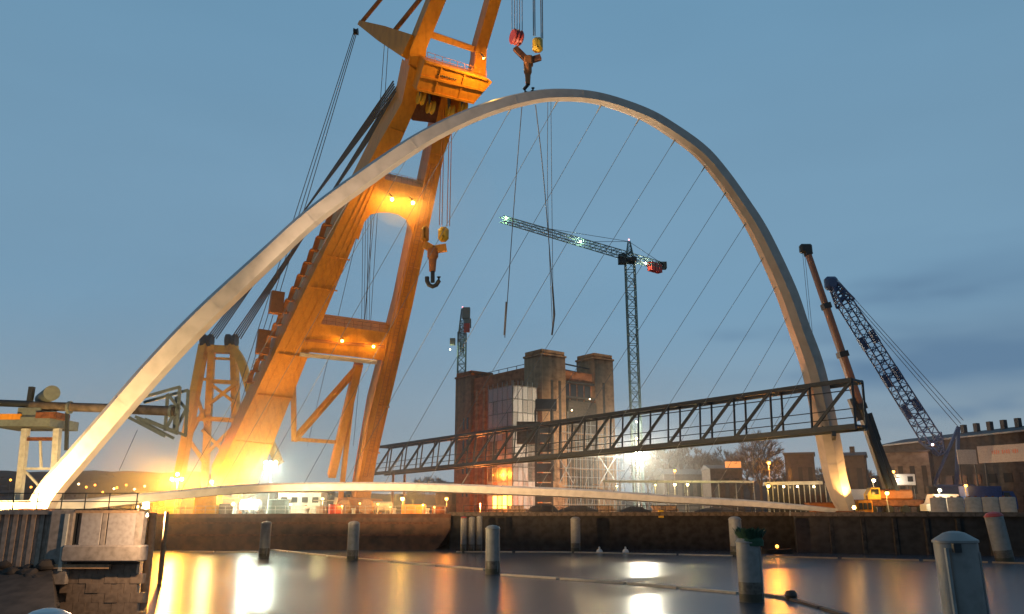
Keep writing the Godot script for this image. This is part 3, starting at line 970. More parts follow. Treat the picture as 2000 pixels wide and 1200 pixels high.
	# roof trusses between the end towers
	for k in 5:
		bar("roof_beam", c + sv * 8.2 + lv * 2 + Vector3(0, y_near - QUAY - 9 + k * 1.6, 0), c + sv * (w - 7.2) + lv * 2 + Vector3(0, y_near - QUAY - 9.5 + k * 1.6, 0), 0.4, 0.3, M.dark_steel, t)

	# sheeted scaffold on the long side
	var sc := thing("sheeted_scaffold", c - sv * 4.0 + lv * 6.0, "pale sheeted scaffold box against the brick mill, lit orange at its foot", "scaffold")
	var sy1: float = P(1010, 752, 196).y
	block.call("inner_core", 1.9, 12.0, -7.5, -0.2, sy1 - 0.3, M.wall_grey, sc)
	var rows := 9
	var hgt := (sy1 - QUAY - 1.0) / rows
	for j in rows:
		var yc := 1.0 + hgt * (j + 0.5)
		for k in 5:
			if j < 5 and j > 0 and k > 2 and j != 1: continue
			var m: StandardMaterial3D = M.sheet
			if j == 0 and k < 1: m = M.sheet_pink
			if rng.randf() < 0.3: m = M.sheet_grey
			box("sheeting_panel", c - sv * (7.85 - 1.55 * k - 0.7) + lv * (1.8 + rng.randf_range(-0.06, 0.06)) + Vector3(0, yc, 0), Vector3(1.44, hgt * rng.randf_range(0.88, 0.96), 0.08), m, sc, b.rotated(Vector3.UP, rng.randf_range(-0.07, 0.07)))
			var m2: StandardMaterial3D = M.sheet_pink if j > 5 else (M.sheet_rust if j > 3 else M.sheet_pink)
			if j >= 1 and j < 4 and (k + j) % 2 == 0: m2 = M.sheet_rust
			if j == 0 and k < 4: continue
			if rng.randf() < 0.25: m2 = M.sheet_grey
			box("sheeting_panel", c - sv * (7.95 + rng.randf_range(-0.06, 0.06)) + lv * (2.0 + 2.0 * k + 1.0) + Vector3(0, yc, 0), Vector3(0.1, hgt * 0.93, 1.88), m2, sc, b)
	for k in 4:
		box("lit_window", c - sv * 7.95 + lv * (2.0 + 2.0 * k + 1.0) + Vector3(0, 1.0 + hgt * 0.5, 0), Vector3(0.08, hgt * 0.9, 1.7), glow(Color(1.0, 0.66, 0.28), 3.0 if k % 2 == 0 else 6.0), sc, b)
	for q in [[3.0, 14], [6.0, 20], [9.0, 10]]:
		bulb(sc, c - sv * 8.6 + lv * q[0] + Vector3(0, 9.2, 0), 0.12, AMBER, q[1], 4)
	for k in 6:
		rod("scaffold_pole", c - sv * 8.1 + lv * (2.0 + 2.0 * k) + Vector3(0, 0, 0), c - sv * 8.1 + lv * (2.0 + 2.0 * k) + Vector3(0, sy1 - QUAY + 1.2, 0), 0.06, M.grey_paint, sc)
		rod("scaffold_pole", c - sv * (8.0 - 1.55 * k) + lv * 1.65, c - sv * (8.0 - 1.55 * k) + lv * 1.65 + Vector3(0, sy1 - QUAY + 1.2, 0), 0.06, M.grey_paint, sc)
	for j in rows + 1:
		rod("scaffold_ledger", c - sv * 8.1 + lv * 1.7 + Vector3(0, 1.0 + hgt * j, 0), c - sv * 8.1 + lv * 12.2 + Vector3(0, 1.0 + hgt * j, 0), 0.055, M.grey_paint, sc)
		rod("scaffold_ledger", c - sv * 8.1 + lv * 1.62 + Vector3(0, 1.0 + hgt * j, 0), c - sv * 0.3 + lv * 1.62 + Vector3(0, 1.0 + hgt * j, 0), 0.055, M.grey_paint, sc)

	# dark hoist tower before the near corner
	var hc := G(1063, 190)
	var ht := thing("hoist_tower", hc, "dark square hoist tower with a cabin on top before the brick mill", "hoist")
	var hy: float = P(1063, 800, 190).y
	for k in [[-1, -1], [1, -1], [1, 1], [-1, 1]]: bar("corner_post", hc + Vector3(k[0] * 1.9, 0, k[1] * 1.9), hc + Vector3(k[0] * 1.9, hy - QUAY, k[1] * 1.9), 0.35, 0.35, M.dark_steel, ht)
	for j in 9:
		box("hoist_screen", hc + Vector3(0, 1.3 + j * 2.25, 1.7), Vector3(3.5, 2.0, 0.12), M.dark_steel if j % 3 else M.wall_dark, ht)
		box("hoist_screen", hc + Vector3(-1.75, 1.3 + j * 2.25, 0), Vector3(0.12, 2.0, 3.2), M.dark_steel, ht)
	box("cabin", hc + Vector3(0.6, hy - QUAY + 1.0, 0), Vector3(5.0, 2.4, 4.4), M.dark_steel, ht)
	box("machine_deck", hc + Vector3(-3.6, hy - QUAY - 5.6, 0), Vector3(5.5, 5.0, 3.6), M.wall_dark, ht)

	# open scaffold on the end
	var os := thing("pole_scaffold", c + sv * 14.0 - lv * 2.0, "open tube scaffold standing against the end wall of the brick mill", "scaffold")
	for k in 12:
		for dpt in [1.0, 2.4]:
			var p: Vector3 = c + sv * (4.5 + k * 1.95) - lv * dpt
			rod("standard", p, p + Vector3(0, 22.0 + 3.0 * sin(k * 1.7), 0), 0.07, M.grey_paint if k % 2 else M.timber, os)
	for j in 10:
		rod("ledger", c + sv * 4.3 - lv * 2.4 + Vector3(0, 2.2 + j * 2.2, 0), c + sv * 26.2 - lv * 2.4 + Vector3(0, 2.2 + j * 2.2, 0), 0.06, M.grey_paint, os)
		if j % 2 == 0: bar("scaffold_board", c + sv * 4.3 - lv * 1.7 + Vector3(0, 2.0 + j * 2.2, 0), c + sv * 26.2 - lv * 1.7 + Vector3(0, 2.0 + j * 2.2, 0), 1.1, 0.08, M.timber, os)
	for k in 5: rod("brace", c + sv * (4.5 + k * 4.2) - lv * 2.5 + Vector3(0, 0.3, 0), c + sv * (8.6 + k * 4.2) - lv * 2.5 + Vector3(0, 9.0, 0), 0.06, M.grey_paint, os)
	# white braces at the foot
	for q in [[[1090, 890], [1120, 945]], [[1118, 892], [1092, 945]], [[1168, 890], [1205, 945]], [[1205, 888], [1172, 945]], [[1085, 893], [1215, 893]]]:
		rod("raking_shore", P(q[0][0], q[0][1], 188), P(q[1][0], q[1][1], 188), 0.09, M.grey_paint, os)
	for q in [[1117, 802, 30], [1152, 780, 18]]:
		bulb(os, P(q[0], q[1], 192), 0.16, WARM, q[2], 9)

# ---------------------------------------------------------------- the long lattice footbridge
func build_lattice_footbridge() -> void:
	var b0 := P(1672, 833, 94)
	var b1 := P(730, 926, 170)
	var t0 := P(1664, 742, 94)
	var t1 := P(738, 874, 170)
	var back := (b0 - b1).cross(Vector3.UP).normalized()
	if back.z > 0: back = -back
	back *= 2.8
	var t := thing("lattice_footbridge", b0.lerp(b1, 0.5), "long dark steel lattice footbridge that crosses in front of the brick mill", "lattice bridge")
	var n := 19
	for s in 2:
		var o := back * s
		bar("bottom_chord", b0 + o, b1 + o, 0.5, 0.62, M.truss, t)
		bar("top_chord", t0 + o, t1 + o, 0.42, 0.5, M.truss, t)
		for k in n + 1:
			var u := float(k) / n
			bar("vertical", b0.lerp(b1, u) + o, t0.lerp(t1, u) + o, 0.2, 0.24, M.truss, t)
			if k < n and s == 0: bar("diagonal", t0.lerp(t1, u) + o * 0.98, b0.lerp(b1, u + 1.0 / n) + o * 0.98, 0.26, 0.36, M.truss, t)
	for k in n + 1:
		var u := float(k) / n
		bar("cross_beam", t0.lerp(t1, u), t0.lerp(t1, u) + back, 0.3, 0.3, M.truss, t)
	for q in [0.28, 0.55]:
		var u0 := b0.lerp(t0, q * 0.7)
		var u1 := b1.lerp(t1, q * 0.7)
		rod("hand_rail", u0 + back * 0.06, u1 + back * 0.06, 0.06, M.truss, t)
	rod("hand_rail", t0 - Vector3(0, 1.2, 0), t0.lerp(t1, 0.33) - Vector3(0, 1.0, 0), 0.07, M.truss, t)
	var st := start()
	add_slab(st, [b0 + back * 0.12, b1 + back * 0.12, b1 + back * 0.88, b0 + back * 0.88], Vector3(0, 0.25, 0))
	made("walkway_floor", st, M.truss, t)
	# the far end stands on a trestle, the near end on a column behind the foot of the arch
	var e: Vector3 = b0.lerp(b1, 0.93)
	for s in 2: bar("trestle_leg", e + back * s + Vector3(0, -0.4, 0), Vector3(e.x + back.x * s, QUAY, e.z + back.z * s), 0.45, 0.45, M.orange_dull, t)
	var c := G(1630, 110)
	var hy: float = b0.lerp(b1, 0.03).y - 0.75
	bar("column_head", Vector3(G(1642, 95).x, hy, -94.6), Vector3(G(1640, 111).x, hy, -111), 0.45, 0.6, M.truss, t)
	for s in 2: bar("column", Vector3(c.x + 0.3, hy, -109.5 - s * 1.6), Vector3(c.x + 0.3, QUAY, -109.5 - s * 1.6), 0.5, 0.5, M.truss, t)

# ---------------------------------------------------------------- tower cranes
func build_tower_cranes() -> void:
	var g := G(1249, 196)
	var top := g
	top.y = P(1236, 512, 196).y
	var t := thing("tower_crane", g, "teal tower crane with a long lamp-lit jib reaching left over the brick mill", "tower crane")
	lattice(t, "mast", g, top, 2.3, 2.3, 26, 0.17, 0.09, M.crane_teal, Vector3.BACK)
	box("slewing_ring", top + Vector3(0, 0.4, 0), Vector3(3.2, 1.0, 3.2), M.dark_steel, t)
	box("cab", top + Vector3(-2.2, 0.2, 1.6), Vector3(1.9, 2.4, 2.0), M.dark_steel, t)
	var apex := top
	apex.y = P(1234, 472, 196).y
	lattice(t, "apex", top + Vector3(0, 0.9, 0), apex, 1.9, 0.5, 4, 0.13, 0.07, M.crane_teal, Vector3.BACK)
	var jy := top.y + 1.4
	var tip := P(980, 428, 166)
	tip.y = jy
	# keep the jib level: the depth at which that height is seen there
	for i in 30:
		var d := -tip.z
		tip = P(980, 428, d)
		tip = P(980, 428, d + (jy - tip.y) / maxf(0.05, tip.y - EYE) * d)
	var root := top + Vector3(0, 1.4, 0)
	lattice(t, "jib", root, tip, 1.7, 1.2, 22, 0.12, 0.06, M.crane_teal)
	var dir := (root - tip).normalized()
	var tail := root + dir * 13.0
	lattice(t, "counter_jib", root, tail, 1.6, 1.6, 5, 0.12, 0.07, M.crane_teal)
	for k in 3: box("counterweight", root + dir * (8.4 + k * 1.5) - Vector3(0, 0.9, 0), Vector3(1.6, 2.4, 1.2), M.red, t, frame(root, tail))
	box("winch_house", tail + Vector3(0, 0.2, 0), Vector3(2.2, 1.8, 1.8), M.dark_steel, t)
	for u in [0.35, 0.72]: rod("tie_bar", apex, root.lerp(tip, u) + Vector3(0, 0.8, 0), 0.06, M.rope, t)
	rod("tie_bar", apex, tail + Vector3(0, 0.8, 0), 0.06, M.rope, t)
	var hb := root.lerp(tip, 0.8)
	bulb(t, root.lerp(tip, 0.97) + Vector3(0, 0.2, 0.9), 0.24, Color(0.85, 1.0, 0.7), 16, 9)
	bulb(t, root.lerp(tip, 0.42) + Vector3(0, -0.2, 1.1), 0.24, Color(0.9, 1.0, 0.8), 16, 12)
	bulb(t, root + dir * 6.2 + Vector3(-0.2, -1.0, 1.6), 0.24, Color(1.0, 0.98, 0.8), 16, 14)
	bulb(t, apex + Vector3(0, 0.5, 0), 0.2, Color(1.0, 0.6, 0.62), 0.6, 3.0)
	# the second crane points straight towards us
	g = G(897, 240)
	top = g
	top.y = P(893, 650, 240).y
	t = thing("tower_crane", g, "second tower crane behind the left mill tower, its jib seen end on", "tower crane")
	lattice(t, "mast", g, top, 2.4, 2.4, 22, 0.2, 0.12, M.crane_teal, Vector3.BACK)
	apex = top
	apex.y = P(893, 604, 240).y
	lattice(t, "apex", top, apex, 2.0, 0.6, 4, 0.16, 0.1, M.crane_teal, Vector3.BACK)
	var jd := Vector3(g.x, 0, g.z).normalized()
	lattice(t, "jib", top + Vector3(0, 1.5, 0), top + Vector3(0, 1.5, 0) + jd * 42.0, 1.6, 1.2, 16, 0.13, 0.07, M.crane_teal)
	lattice(t, "counter_jib", top + Vector3(0, 1.5, 0), top + Vector3(0, 1.5, 0) - jd * 5.0, 1.6, 1.6, 2, 0.13, 0.07, M.crane_teal)
	box("cab", top + Vector3(1.8, 2.6, 1.4), Vector3(2.0, 2.6, 2.0), M.green_grey, t)
	box("winch_house", top + Vector3(1.2, 6.0, 0.5), Vector3(2.4, 3.4, 2.2), M.green_grey, t)
	box("counterweight", top - jd * 4.0 + Vector3(1.4, 0.6, 0), Vector3(1.8, 2.6, 1.4), M.red, t)
	box("work_platform", P(884, 668, 238), Vector3(1.6, 2.0, 1.6), M.green_grey, t)
	bulb(t, P(879, 683, 237), 0.24, Color(0.95, 1.0, 0.8), 10, 4)
	bulb(t, apex + Vector3(0, 0.6, 0), 0.22, Color(1.0, 0.6, 0.65), 0.5, 2.5)

# ---------------------------------------------------------------- mobile and crawler crane
func build_mobile_cranes() -> void:
	var d := 109.0
	var tip := P(1577, 490, d)
	var foot := P(1738, 962, d)
	var t := thing("mobile_crane", G(1730, d), "orange mobile crane with a tall telescopic boom beside the right foot of the arch", "mobile crane")
	var cuts := [0.0, 0.235, 0.44, 0.655, 0.985]
	var wid := [0.7, 0.82, 0.92, 0.95]
	for k in 4:
		var a: Vector3 = tip.lerp(foot, cuts[k])
		var b: Vector3 = tip.lerp(foot, cuts[k + 1])
		var st := start()
		var f := frame(a, b, Vector3.BACK)
		var w: float = wid[k] / 2
		var r := func(c: Vector3) -> PackedVector3Array:
			return PackedVector3Array([c - f.x * w - f.y * w * 1.2, c + f.x * w - f.y * w * 1.2, c + f.x * w + f.y * w * 0.8, c + f.x * w * 0.6 + f.y * w * 1.3, c - f.x * w * 0.6 + f.y * w * 1.3, c - f.x * w + f.y * w * 0.8])
		skin(st, [r.call(a), r.call(b)])
		var sec := made("boom_section", st, M.boom_brown if k < 3 else M.dark_steel, t)
		bar("collar", a - (b - a).normalized() * 0.1, a + (b - a).normalized() * 0.7, wid[k] * 1.35, wid[k] * 1.45, M.dark_steel, sec, Vector3.BACK)
	var st0 := start()
	add_soft_box(st0, tip + Vector3(-0.2, 0.3, 0), Vector3(1.7, 1.3, 1.0), 0.2)
	made("boom_head", st0, M.dark_steel, t)
	for k in 2: rod("hoist_rope", tip + Vector3(-0.7 + k * 0.3, 0, 0), Vector3(tip.x - 0.7 + k * 0.3, 27, tip.z), 0.03, M.rope, t)
	bar("luffing_cylinder", tip.lerp(foot, 0.72) + Vector3(0.6, 0, 0), foot + Vector3(1.2, -0.6, 0), 0.55, 0.55, M.dark_steel, t)
	bar("winch_bracket", tip.lerp(foot, 0.69) + Vector3(0.8, 0, 0), tip.lerp(foot, 0.8) + Vector3(0.8, 0, 0), 0.6, 0.7, M.dark_steel, t)
	bar("winch_bracket", tip.lerp(foot, 0.63) + Vector3(-0.9, 0, 0), tip.lerp(foot, 0.72) + Vector3(-0.8, 0, 0), 0.9, 0.8, M.dark_steel, t)
	# carrier
	var o := G(1728, 110)
	st0 = start()
	add_soft_box(st0, o + Vector3(0, 1.5, 0), Vector3(11.0, 0.9, 2.8), 0.12)
	made("chassis", st0, M.rust, t)
	st0 = start()
	add_soft_box(st0, o + Vector3(1.2, 2.6, 0), Vector3(4.6, 1.3, 2.7), 0.2)
	made("upper_body", st0, M.orange_dull, t)
	st0 = start()
	add_slab(st0, [o + Vector3(-2.6, 1.98, 1.4), o + Vector3(-0.9, 1.98, 1.4), o + Vector3(-0.9, 3.5, 1.4), o + Vector3(-2.0, 3.5, 1.4), o + Vector3(-2.6, 2.7, 1.4)], Vector3(0, 0, -1.3))
	var cb := made("cab", st0, M.yellow, t)
	box("cab_window", o + Vector3(-1.6, 2.95, 1.42), Vector3(1.0, 0.7, 0.06), M.glass_dark, cb)
	for k in 5:
		st0 = start()
		add_lathe(st0, o + Vector3(-4.4 + k * 2.2, 0.62, 1.3), [[0.02, -0.25], [0.5, -0.25], [0.62, -0.15], [0.62, 0.15], [0.5, 0.25], [0.02, 0.25]], 16, Basis(Vector3.RIGHT, Vector3.BACK, Vector3.UP))
		made("wheel", st0, M.tyre, t)
	for s in [-4.8, 5.0]: bar("outrigger", o + Vector3(s, 1.2, 2.4), o + Vector3(s, 0.05, 2.4), 0.35, 0.35, M.yellow, t)
	# crawler crane
	d = 138.0
	tip = P(1628, 556, d)
	foot = P(1838, 888, d)
	var base := G(1858, d)
	t = thing("crawler_crane", base, "dark blue crawler crane with a lattice boom leaning left at the right edge", "crawler crane")
	var u := tip.lerp(foot, 0.12)
	var v := tip.lerp(foot, 0.9)
	lattice(t, "boom", u, v, 2.1, 2.4, 20, 0.13, 0.07, M.crane_blue, Vector3.BACK)
	lattice(t, "boom_end", tip, u, 1.2, 2.5, 4, 0.2, 0.16, M.crane_blue, Vector3.BACK)
	lattice(t, "boom_end", foot, v, 1.0, 2.8, 3, 0.2, 0.12, M.crane_blue, Vector3.BACK)
	for q in [0.34, 0.56, 0.74]:
		box("boom_joint", tip.lerp(foot, q) + Vector3(1.1, 0.7, 0), Vector3(0.8, 0.8, 2.4), M.crane_blue, t, frame(tip, foot))
		box("boom_joint", tip.lerp(foot, q) - Vector3(1.1, 0.7, 0), Vector3(0.8, 0.8, 2.4), M.crane_blue, t, frame(tip, foot))
	st0 = start()
	add_soft_box(st0, tip + Vector3(-0.4, 0.2, 0), Vector3(2.2, 2.4, 1.6), 0.4)
	made("boom_head", st0, M.crane_blue, t)
	var mast := P(1872, 834, d)
	for k in 3: rod("pendant_rope", tip + Vector3(0.4, 0.4 * k, 0.4 * k), mast + Vector3(0.3 * k, 0.5 * k, 0.4 * k), 0.05, M.rope, t)
	bar("gantry", mast, base + Vector3(1.5, 4.6, 0), 0.5, 0.5, M.crane_blue, t)
	bar("gantry", mast, base + Vector3(-2.5, 4.6, 0), 0.4, 0.4, M.crane_blue, t)
	st0 = start()
	add_soft_box(st0, base + Vector3(0.4, 3.4, 0), Vector3(7.0, 2.8, 3.4), 0.25)
	made("engine_house", st0, M.crane_blue, t)
	st0 = start()
	add_soft_box(st0, base + Vector3(-3.6, 3.4, 1.2), Vector3(1.7, 2.4, 1.6), 0.2)
	made("cab", st0, M.dark_steel, t)
	box("counterweight", base + Vector3(4.3, 3.0, 0), Vector3(1.2, 2.4, 3.4), M.red, t)
	for s in [-1.9, 1.9]:
		st0 = start()
		add_soft_box(st0, base + Vector3(0, 0.75, s), Vector3(7.6, 1.4, 1.1), 0.5)
		made("crawler_track", st0, M.tyre, t)
	bulb(t, P(1822, 869, 134), 0.2, Color(1.0, 0.8, 0.75), 4, 5)

# ---------------------------------------------------------------- small builders for the banks
func lamp_post(x: float, y: float, d: float, c: Color, e: float, r: float, shine: float, label: String, called := "site_lamp", ground := QUAY) -> Node3D:
	var p := P(x, y, d)
	var g := Vector3(p.x, ground, p.z)
	var t := thing(called, g, label, "lamp")
	var h := p.y - ground
	if h > 0.8:
		var st := start()
		add_tube(st, g, g + Vector3(0, h - r * 0.2, -0.05) + Vector3(0, 0, -r * 1.3), 0.09 if h < 6 else 0.13, 0.05, 8)
		made("pole", st, M.grey_paint, t)
	bulb(t, p, r, c, e, shine)
	var st2 := start()
	add_lathe(st2, p + Vector3(0, r * 0.7, 0), [[0.02, r], [r * 0.9, r * 0.8], [r * 1.5, r * 0.1], [r * 1.3, 0.0], [0.02, r * 0.6]], 12)
	made("lamp_hood", st2, M.lamp_house, t)
	return t

# a simple house block: walls, gable or flat roof, windows
func house(called: String, label: String, a: Vector3, b: Vector3, deep: float, eaves: float, ridge: float, wall: Material, roof: Material, cols: int, rows: int, group := "", chimneys := 0) -> Node3D:
	var t := thing(called, (a + b) / 2, label, "building", group)
	var x := (b - a).normalized()
	var z := Vector3.UP.cross(x).normalized()
	if z.z > 0: z = -z                                # away from us
	var w := (b - a).length()
	var bas := Basis(x, Vector3.UP, x.cross(Vector3.UP))
	var c := (a + b) / 2 + z * deep / 2
	box("wall", c + Vector3(0, eaves / 2, 0), Vector3(w, eaves, deep), wall, t, bas)
	var st := start()
	if ridge > 0.4:
		add_slab(st, [a - x * 0.3 - z * 0.4 + Vector3(0, eaves - 0.1, 0), a - x * 0.3 + z * (deep + 0.4) + Vector3(0, eaves - 0.1, 0), a - x * 0.3 + z * deep / 2 + Vector3(0, eaves + ridge, 0)], x * (w + 0.6))
	else:
		add_box(st, c + Vector3(0, eaves + 0.15, 0), Vector3(w + 0.5, 0.34, deep + 0.5), bas)
	var rf := made("roof", st, roof, t)
	for k in chimneys:
		box("chimney", a + x * w * (k + 0.5) / chimneys + z * deep * 0.5 + Vector3(0, eaves + ridge + 0.3, 0), Vector3(0.9, 1.6, 0.9), M.wall_dark, rf, bas)
	for j in rows:
		for k in cols:
			var p := a + x * w * (k + 0.5) / cols + Vector3(0, eaves * (j + 0.55) / rows, 0) - z * 0.02
			box("window", p, Vector3(w / cols * 0.42, eaves / rows * 0.45, 0.12), M.glass_dark, t, bas)
	return t

func van(called: String, label: String, at: Vector3, turn: float, body: Material, l: float, h: float, boxy: bool) -> void:
	var t := thing(called, at, label, "van" if not boxy else "lorry")
	t.rotation.y = turn
	var f := Transform3D(Basis(Vector3.UP, turn), at)
	var st := start()
	var side := [[-0.5, 0.18], [0.5, 0.18], [0.5, 0.5], [0.36, 0.56], [0.24, 1.0], [-0.48, 1.0], [-0.5, 0.9]]
	if boxy: side = [[-0.5, 0.25], [0.2, 0.25], [0.2, 1.0], [-0.5, 1.0]]
	var pts := []
	for q in side: pts.append(f * Vector3(q[0] * l, q[1] * h, 0.9))
	add_slab(st, pts, f.basis * Vector3(0, 0, -1.8))
	var b := made("body", st, body, t)
	if boxy:
		st = start()
		pts = []
		for q in [[0.22, 0.2], [0.5, 0.2], [0.5, 0.55], [0.44, 0.82], [0.22, 0.82]]: pts.append(f * Vector3(q[0] * l, q[1] * h, 0.85))
		add_slab(st, pts, f.basis * Vector3(0, 0, -1.7))
		b = made("cab", st, body, t)
	for s in [0.91, -0.91]:
		box("side_window", f * Vector3(0.3 * l, 0.68 * h, s * (1.0 if not boxy else 0.95)), Vector3(l * 0.12, h * 0.2, 0.04), M.glass_dark, b, f.basis)
		for k in [-0.32, 0.32]:
			st = start()
			add_lathe(st, f * Vector3(k * l, 0.36, s * 0.86), [[0.02, -0.12], [0.3, -0.12], [0.36, -0.06], [0.36, 0.06], [0.3, 0.12], [0.02, 0.12]], 14, f.basis * Basis(Vector3.RIGHT, Vector3.BACK, Vector3.UP))
			made("wheel", st, M.tyre, t)

# ---------------------------------------------------------------- right bank
func build_right_bank() -> void:
	# long warehouse with a row of vents on the roof
	var a := G(1722, 162)
	var b := G(2260, 112)
	var y0: float = P(1722, 872, 162).y - QUAY
	var t := house("warehouse", "long dark warehouse with a row of roof vents along the right edge", a, b, 16, y0, 1.6, M.wall_dark, M.slate, 0, 0)
	var x := (b - a).normalized()
	var back := Vector3.UP.cross(x).normalized()
	if back.z > 0: back = -back
	var bas := Basis(x, Vector3.UP, x.cross(Vector3.UP))
	for k in 12:
		var p := a.lerp(b, 0.3 + k * 0.055)
		box("roof_vent", p + back * 7 + Vector3(0, y0 + 2.1, 0), Vector3(0.8, 1.6, 0.8), M.slate, t, bas)
	for k in 16:
		for j in 2:
			box("window", a.lerp(b, 0.05 + k * 0.058) - back * 0.03 + Vector3(0, 2.2 + j * 3.6, 0), Vector3(1.6, 1.5, 0.14), M.glass_dark, t, bas)
	box("gutter", a.lerp(b, 0.5) - back * 0.25 + Vector3(0, y0 - 0.1, 0), Vector3(a.distance_to(b), 0.25, 0.3), M.grey_paint, t, bas)
	# two white boards before the warehouse
	var sd := 126.0
	var bo := thing("board", G(1890, sd), "small square white board left of the long banner on the right", "board")
	var p0 := P(1889, 893, sd)
	box("face", p0, Vector3(S(37, 893, sd), S(28, 893, sd), 0.15), M.panel_white, bo)
	for s in [-1, 1]: bar("post", p0 + Vector3(s * 1.2, 0, -0.2), Vector3(p0.x + s * 1.2, QUAY, p0.z - 0.2), 0.15, 0.15, M.dark_steel, bo)
	bo = thing("banner", G(1990, 120), "long white banner with a line of faded red letters on the right", "banner")
	p0 = P(1911, 889, 122)
	var p1 := P(2140, 876, 108)
	var f := frame(p0, p1)
	box("face", (p0 + p1) / 2, Vector3(0.12, 2.5, p0.distance_to(p1)), M.panel_white, bo, f)
	for k in 13:
		if k in [4, 9]: continue
		var c := p0.lerp(p1, 0.14 + k * 0.019) + f.x * (-0.08 if f.x.z < 0 else 0.08) + Vector3(0, 0.25, 0)
		box("faded_letter", c, Vector3(0.03, 0.42 + 0.1 * (k % 3), 0.16 + 0.05 * (k % 2)), M.faded, bo, f)
	for u in [0.05, 0.5, 0.95]:
		var c := p0.lerp(p1, u)
		bar("post", c - f.x * 0.2 * signf(f.x.z), Vector3(c.x, QUAY, c.z - 0.2), 0.16, 0.16, M.dark_steel, bo)
	# brown site wall with hoardings, in front of the warehouse
	house("site_shed", "brown flat-roofed shed standing before the left end of the warehouse", G(1735, 140), G(1828, 136), 6, P(1780, 884, 138).y - QUAY, 0.2, M.wall_grey, M.slate, 4, 1)
	house("grey_store", "grey store with a dark flat roof seen left of the right arch foot", G(1541, 165), G(1600, 163), 9, P(1570, 888, 165).y - QUAY, 0.3, M.wall_dark, M.slate, 3, 1)
	house("brick_store", "narrow dark store with chimney between the arch foot and the mobile crane", G(1650, 158), G(1700, 156), 8, P(1675, 890, 158).y - QUAY, 0.8, M.wall_dark, M.slate, 2, 1, "", 1)
	# concrete barrier blocks in a line
	for k in 5:
		var pa := P(1818 + k * 34, 992, 101.5 - k * 0.8)
		var pb := P(1818 + k * 34 + 32.5, 992, 101.5 - (k + 1) * 0.8)
		var w := thing("barrier_block", (pa + pb) / 2, ["first pale concrete block, nearest the crane, in the barrier row", "second pale concrete block from the crane in the barrier row", "middle pale concrete block of the five in the barrier row", "fourth pale concrete block from the crane in the barrier row", "last pale concrete block, farthest right in the barrier row"][k], "concrete block", "pale barrier blocks on the right quay")
		w.position.y = QUAY
		var fr := frame(pa, pb)
		var st := start()
		add_soft_box(st, (pa + pb) / 2 * Vector3(1, 0, 1) + Vector3(0, QUAY + 1.05, 0), Vector3(1.0, 2.1, pa.distance_to(pb)), 0.08, fr)
		made("block", st, M.barrier, w)
		for s in [0.3, 0.7]:
			var e := pa.lerp(pb, s)
			box("lifting_eye", Vector3(e.x, QUAY + 2.17, e.z), Vector3(0.14, 0.14, 0.3), M.rust, w, fr)
	van("pickup_van", "white van with a lit headlamp left of the blue lorry", G(1838, 107), PI, M.van_white, 4.4, 2.6, false)
	van("box_lorry", "dark blue lorry behind the pale barrier blocks", G(1935, 106), 0.1, M.blue, 6.6, 3.6, true)
	van("white_van", "white van parked right behind the arch foot", G(1682, 132), 0.0, M.van_white, 4.6, 3.9, false)
	# white site cabin lit by a lamp
	var st := start()
	var cp := P(1762, 938, 124)
	var cabn := thing("site_cabin", G(1762, 124), "white raised site cabin lit by a lamp right of the mobile crane", "cabin")
	add_soft_box(st, cp, Vector3(3.0, 1.7, 2.4), 0.08)
	made("cabin_box", st, M.van_white, cabn)
	box("window", cp + Vector3(0.7, 0.1, 1.22), Vector3(0.8, 0.8, 0.08), M.glass_dark, cabn)
	for s in [[-1, -1], [1, -1], [1, 1], [-1, 1]]: bar("leg", cp + Vector3(s[0] * 1.3, -0.85, s[1] * 1.0), Vector3(cp.x + s[0] * 1.3, QUAY, cp.z + s[1] * 1.0), 0.15, 0.15, M.dark_steel, cabn)
	# generator and fuel drums by the foot of the arch
	var gp := G(1688, 108)
	var gen := thing("generator", gp, "orange generator set between the arch foot and the mobile crane", "generator")
	st = start()
	add_soft_box(st, gp + Vector3(0, 1.0, 0), Vector3(2.0, 1.7, 1.2), 0.12)
	made("housing", st, M.orange, gen)
	for k in 3: box("grille", gp + Vector3(-0.6 + k * 0.6, 1.1, 0.62), Vector3(0.42, 0.8, 0.06), M.dark_steel, gen)
	bar("skid", gp + Vector3(-1.1, 0.08, 0.4), gp + Vector3(1.1, 0.08, 0.4), 0.14, 0.16, M.dark_steel, gen)
	rod("exhaust", gp + Vector3(0.6, 1.8, 0), gp + Vector3(0.6, 2.5, 0), 0.08, M.rust, gen)
	var skp := G(1607, 107)
	var skip := thing("rubble_skip", skp, "rusty orange skip left of the right arch foot", "skip")
	st = start()
	skin(st, [PackedVector3Array([skp + Vector3(-1.3, 0.1, -0.8), skp + Vector3(1.3, 0.1, -0.8), skp + Vector3(1.3, 0.1, 0.8), skp + Vector3(-1.3, 0.1, 0.8)]), PackedVector3Array([skp + Vector3(-2.0, 1.5, -0.9), skp + Vector3(2.0, 1.5, -0.9), skp + Vector3(2.0, 1.5, 0.9), skp + Vector3(-2.0, 1.5, 0.9)])])
	made("bin", st, M.orange_dull, skip)
	for s in [-0.93, 0.93]: bar("rim", skp + Vector3(-2.0, 1.5, s), skp + Vector3(2.0, 1.5, s), 0.12, 0.14, M.rust, skip)
	# lamps
	var front := P(1662, 990, 102.3)
	var fl := thing("foot_floodlight", Vector3(front.x, QUAY, front.z), "bright floodlight on the ground that lights the right arch foot", "lamp")
	var hh := Vector3(front.x + 0.4, QUAY + 0.9, front.z)
	bar("bracket", Vector3(hh.x, QUAY, hh.z), hh, 0.1, 0.1, M.dark_steel, fl)
	bulb(fl, hh, 0.22, Color(1.0, 0.76, 0.42), 0, 16)
	var sp := SpotLight3D.new()
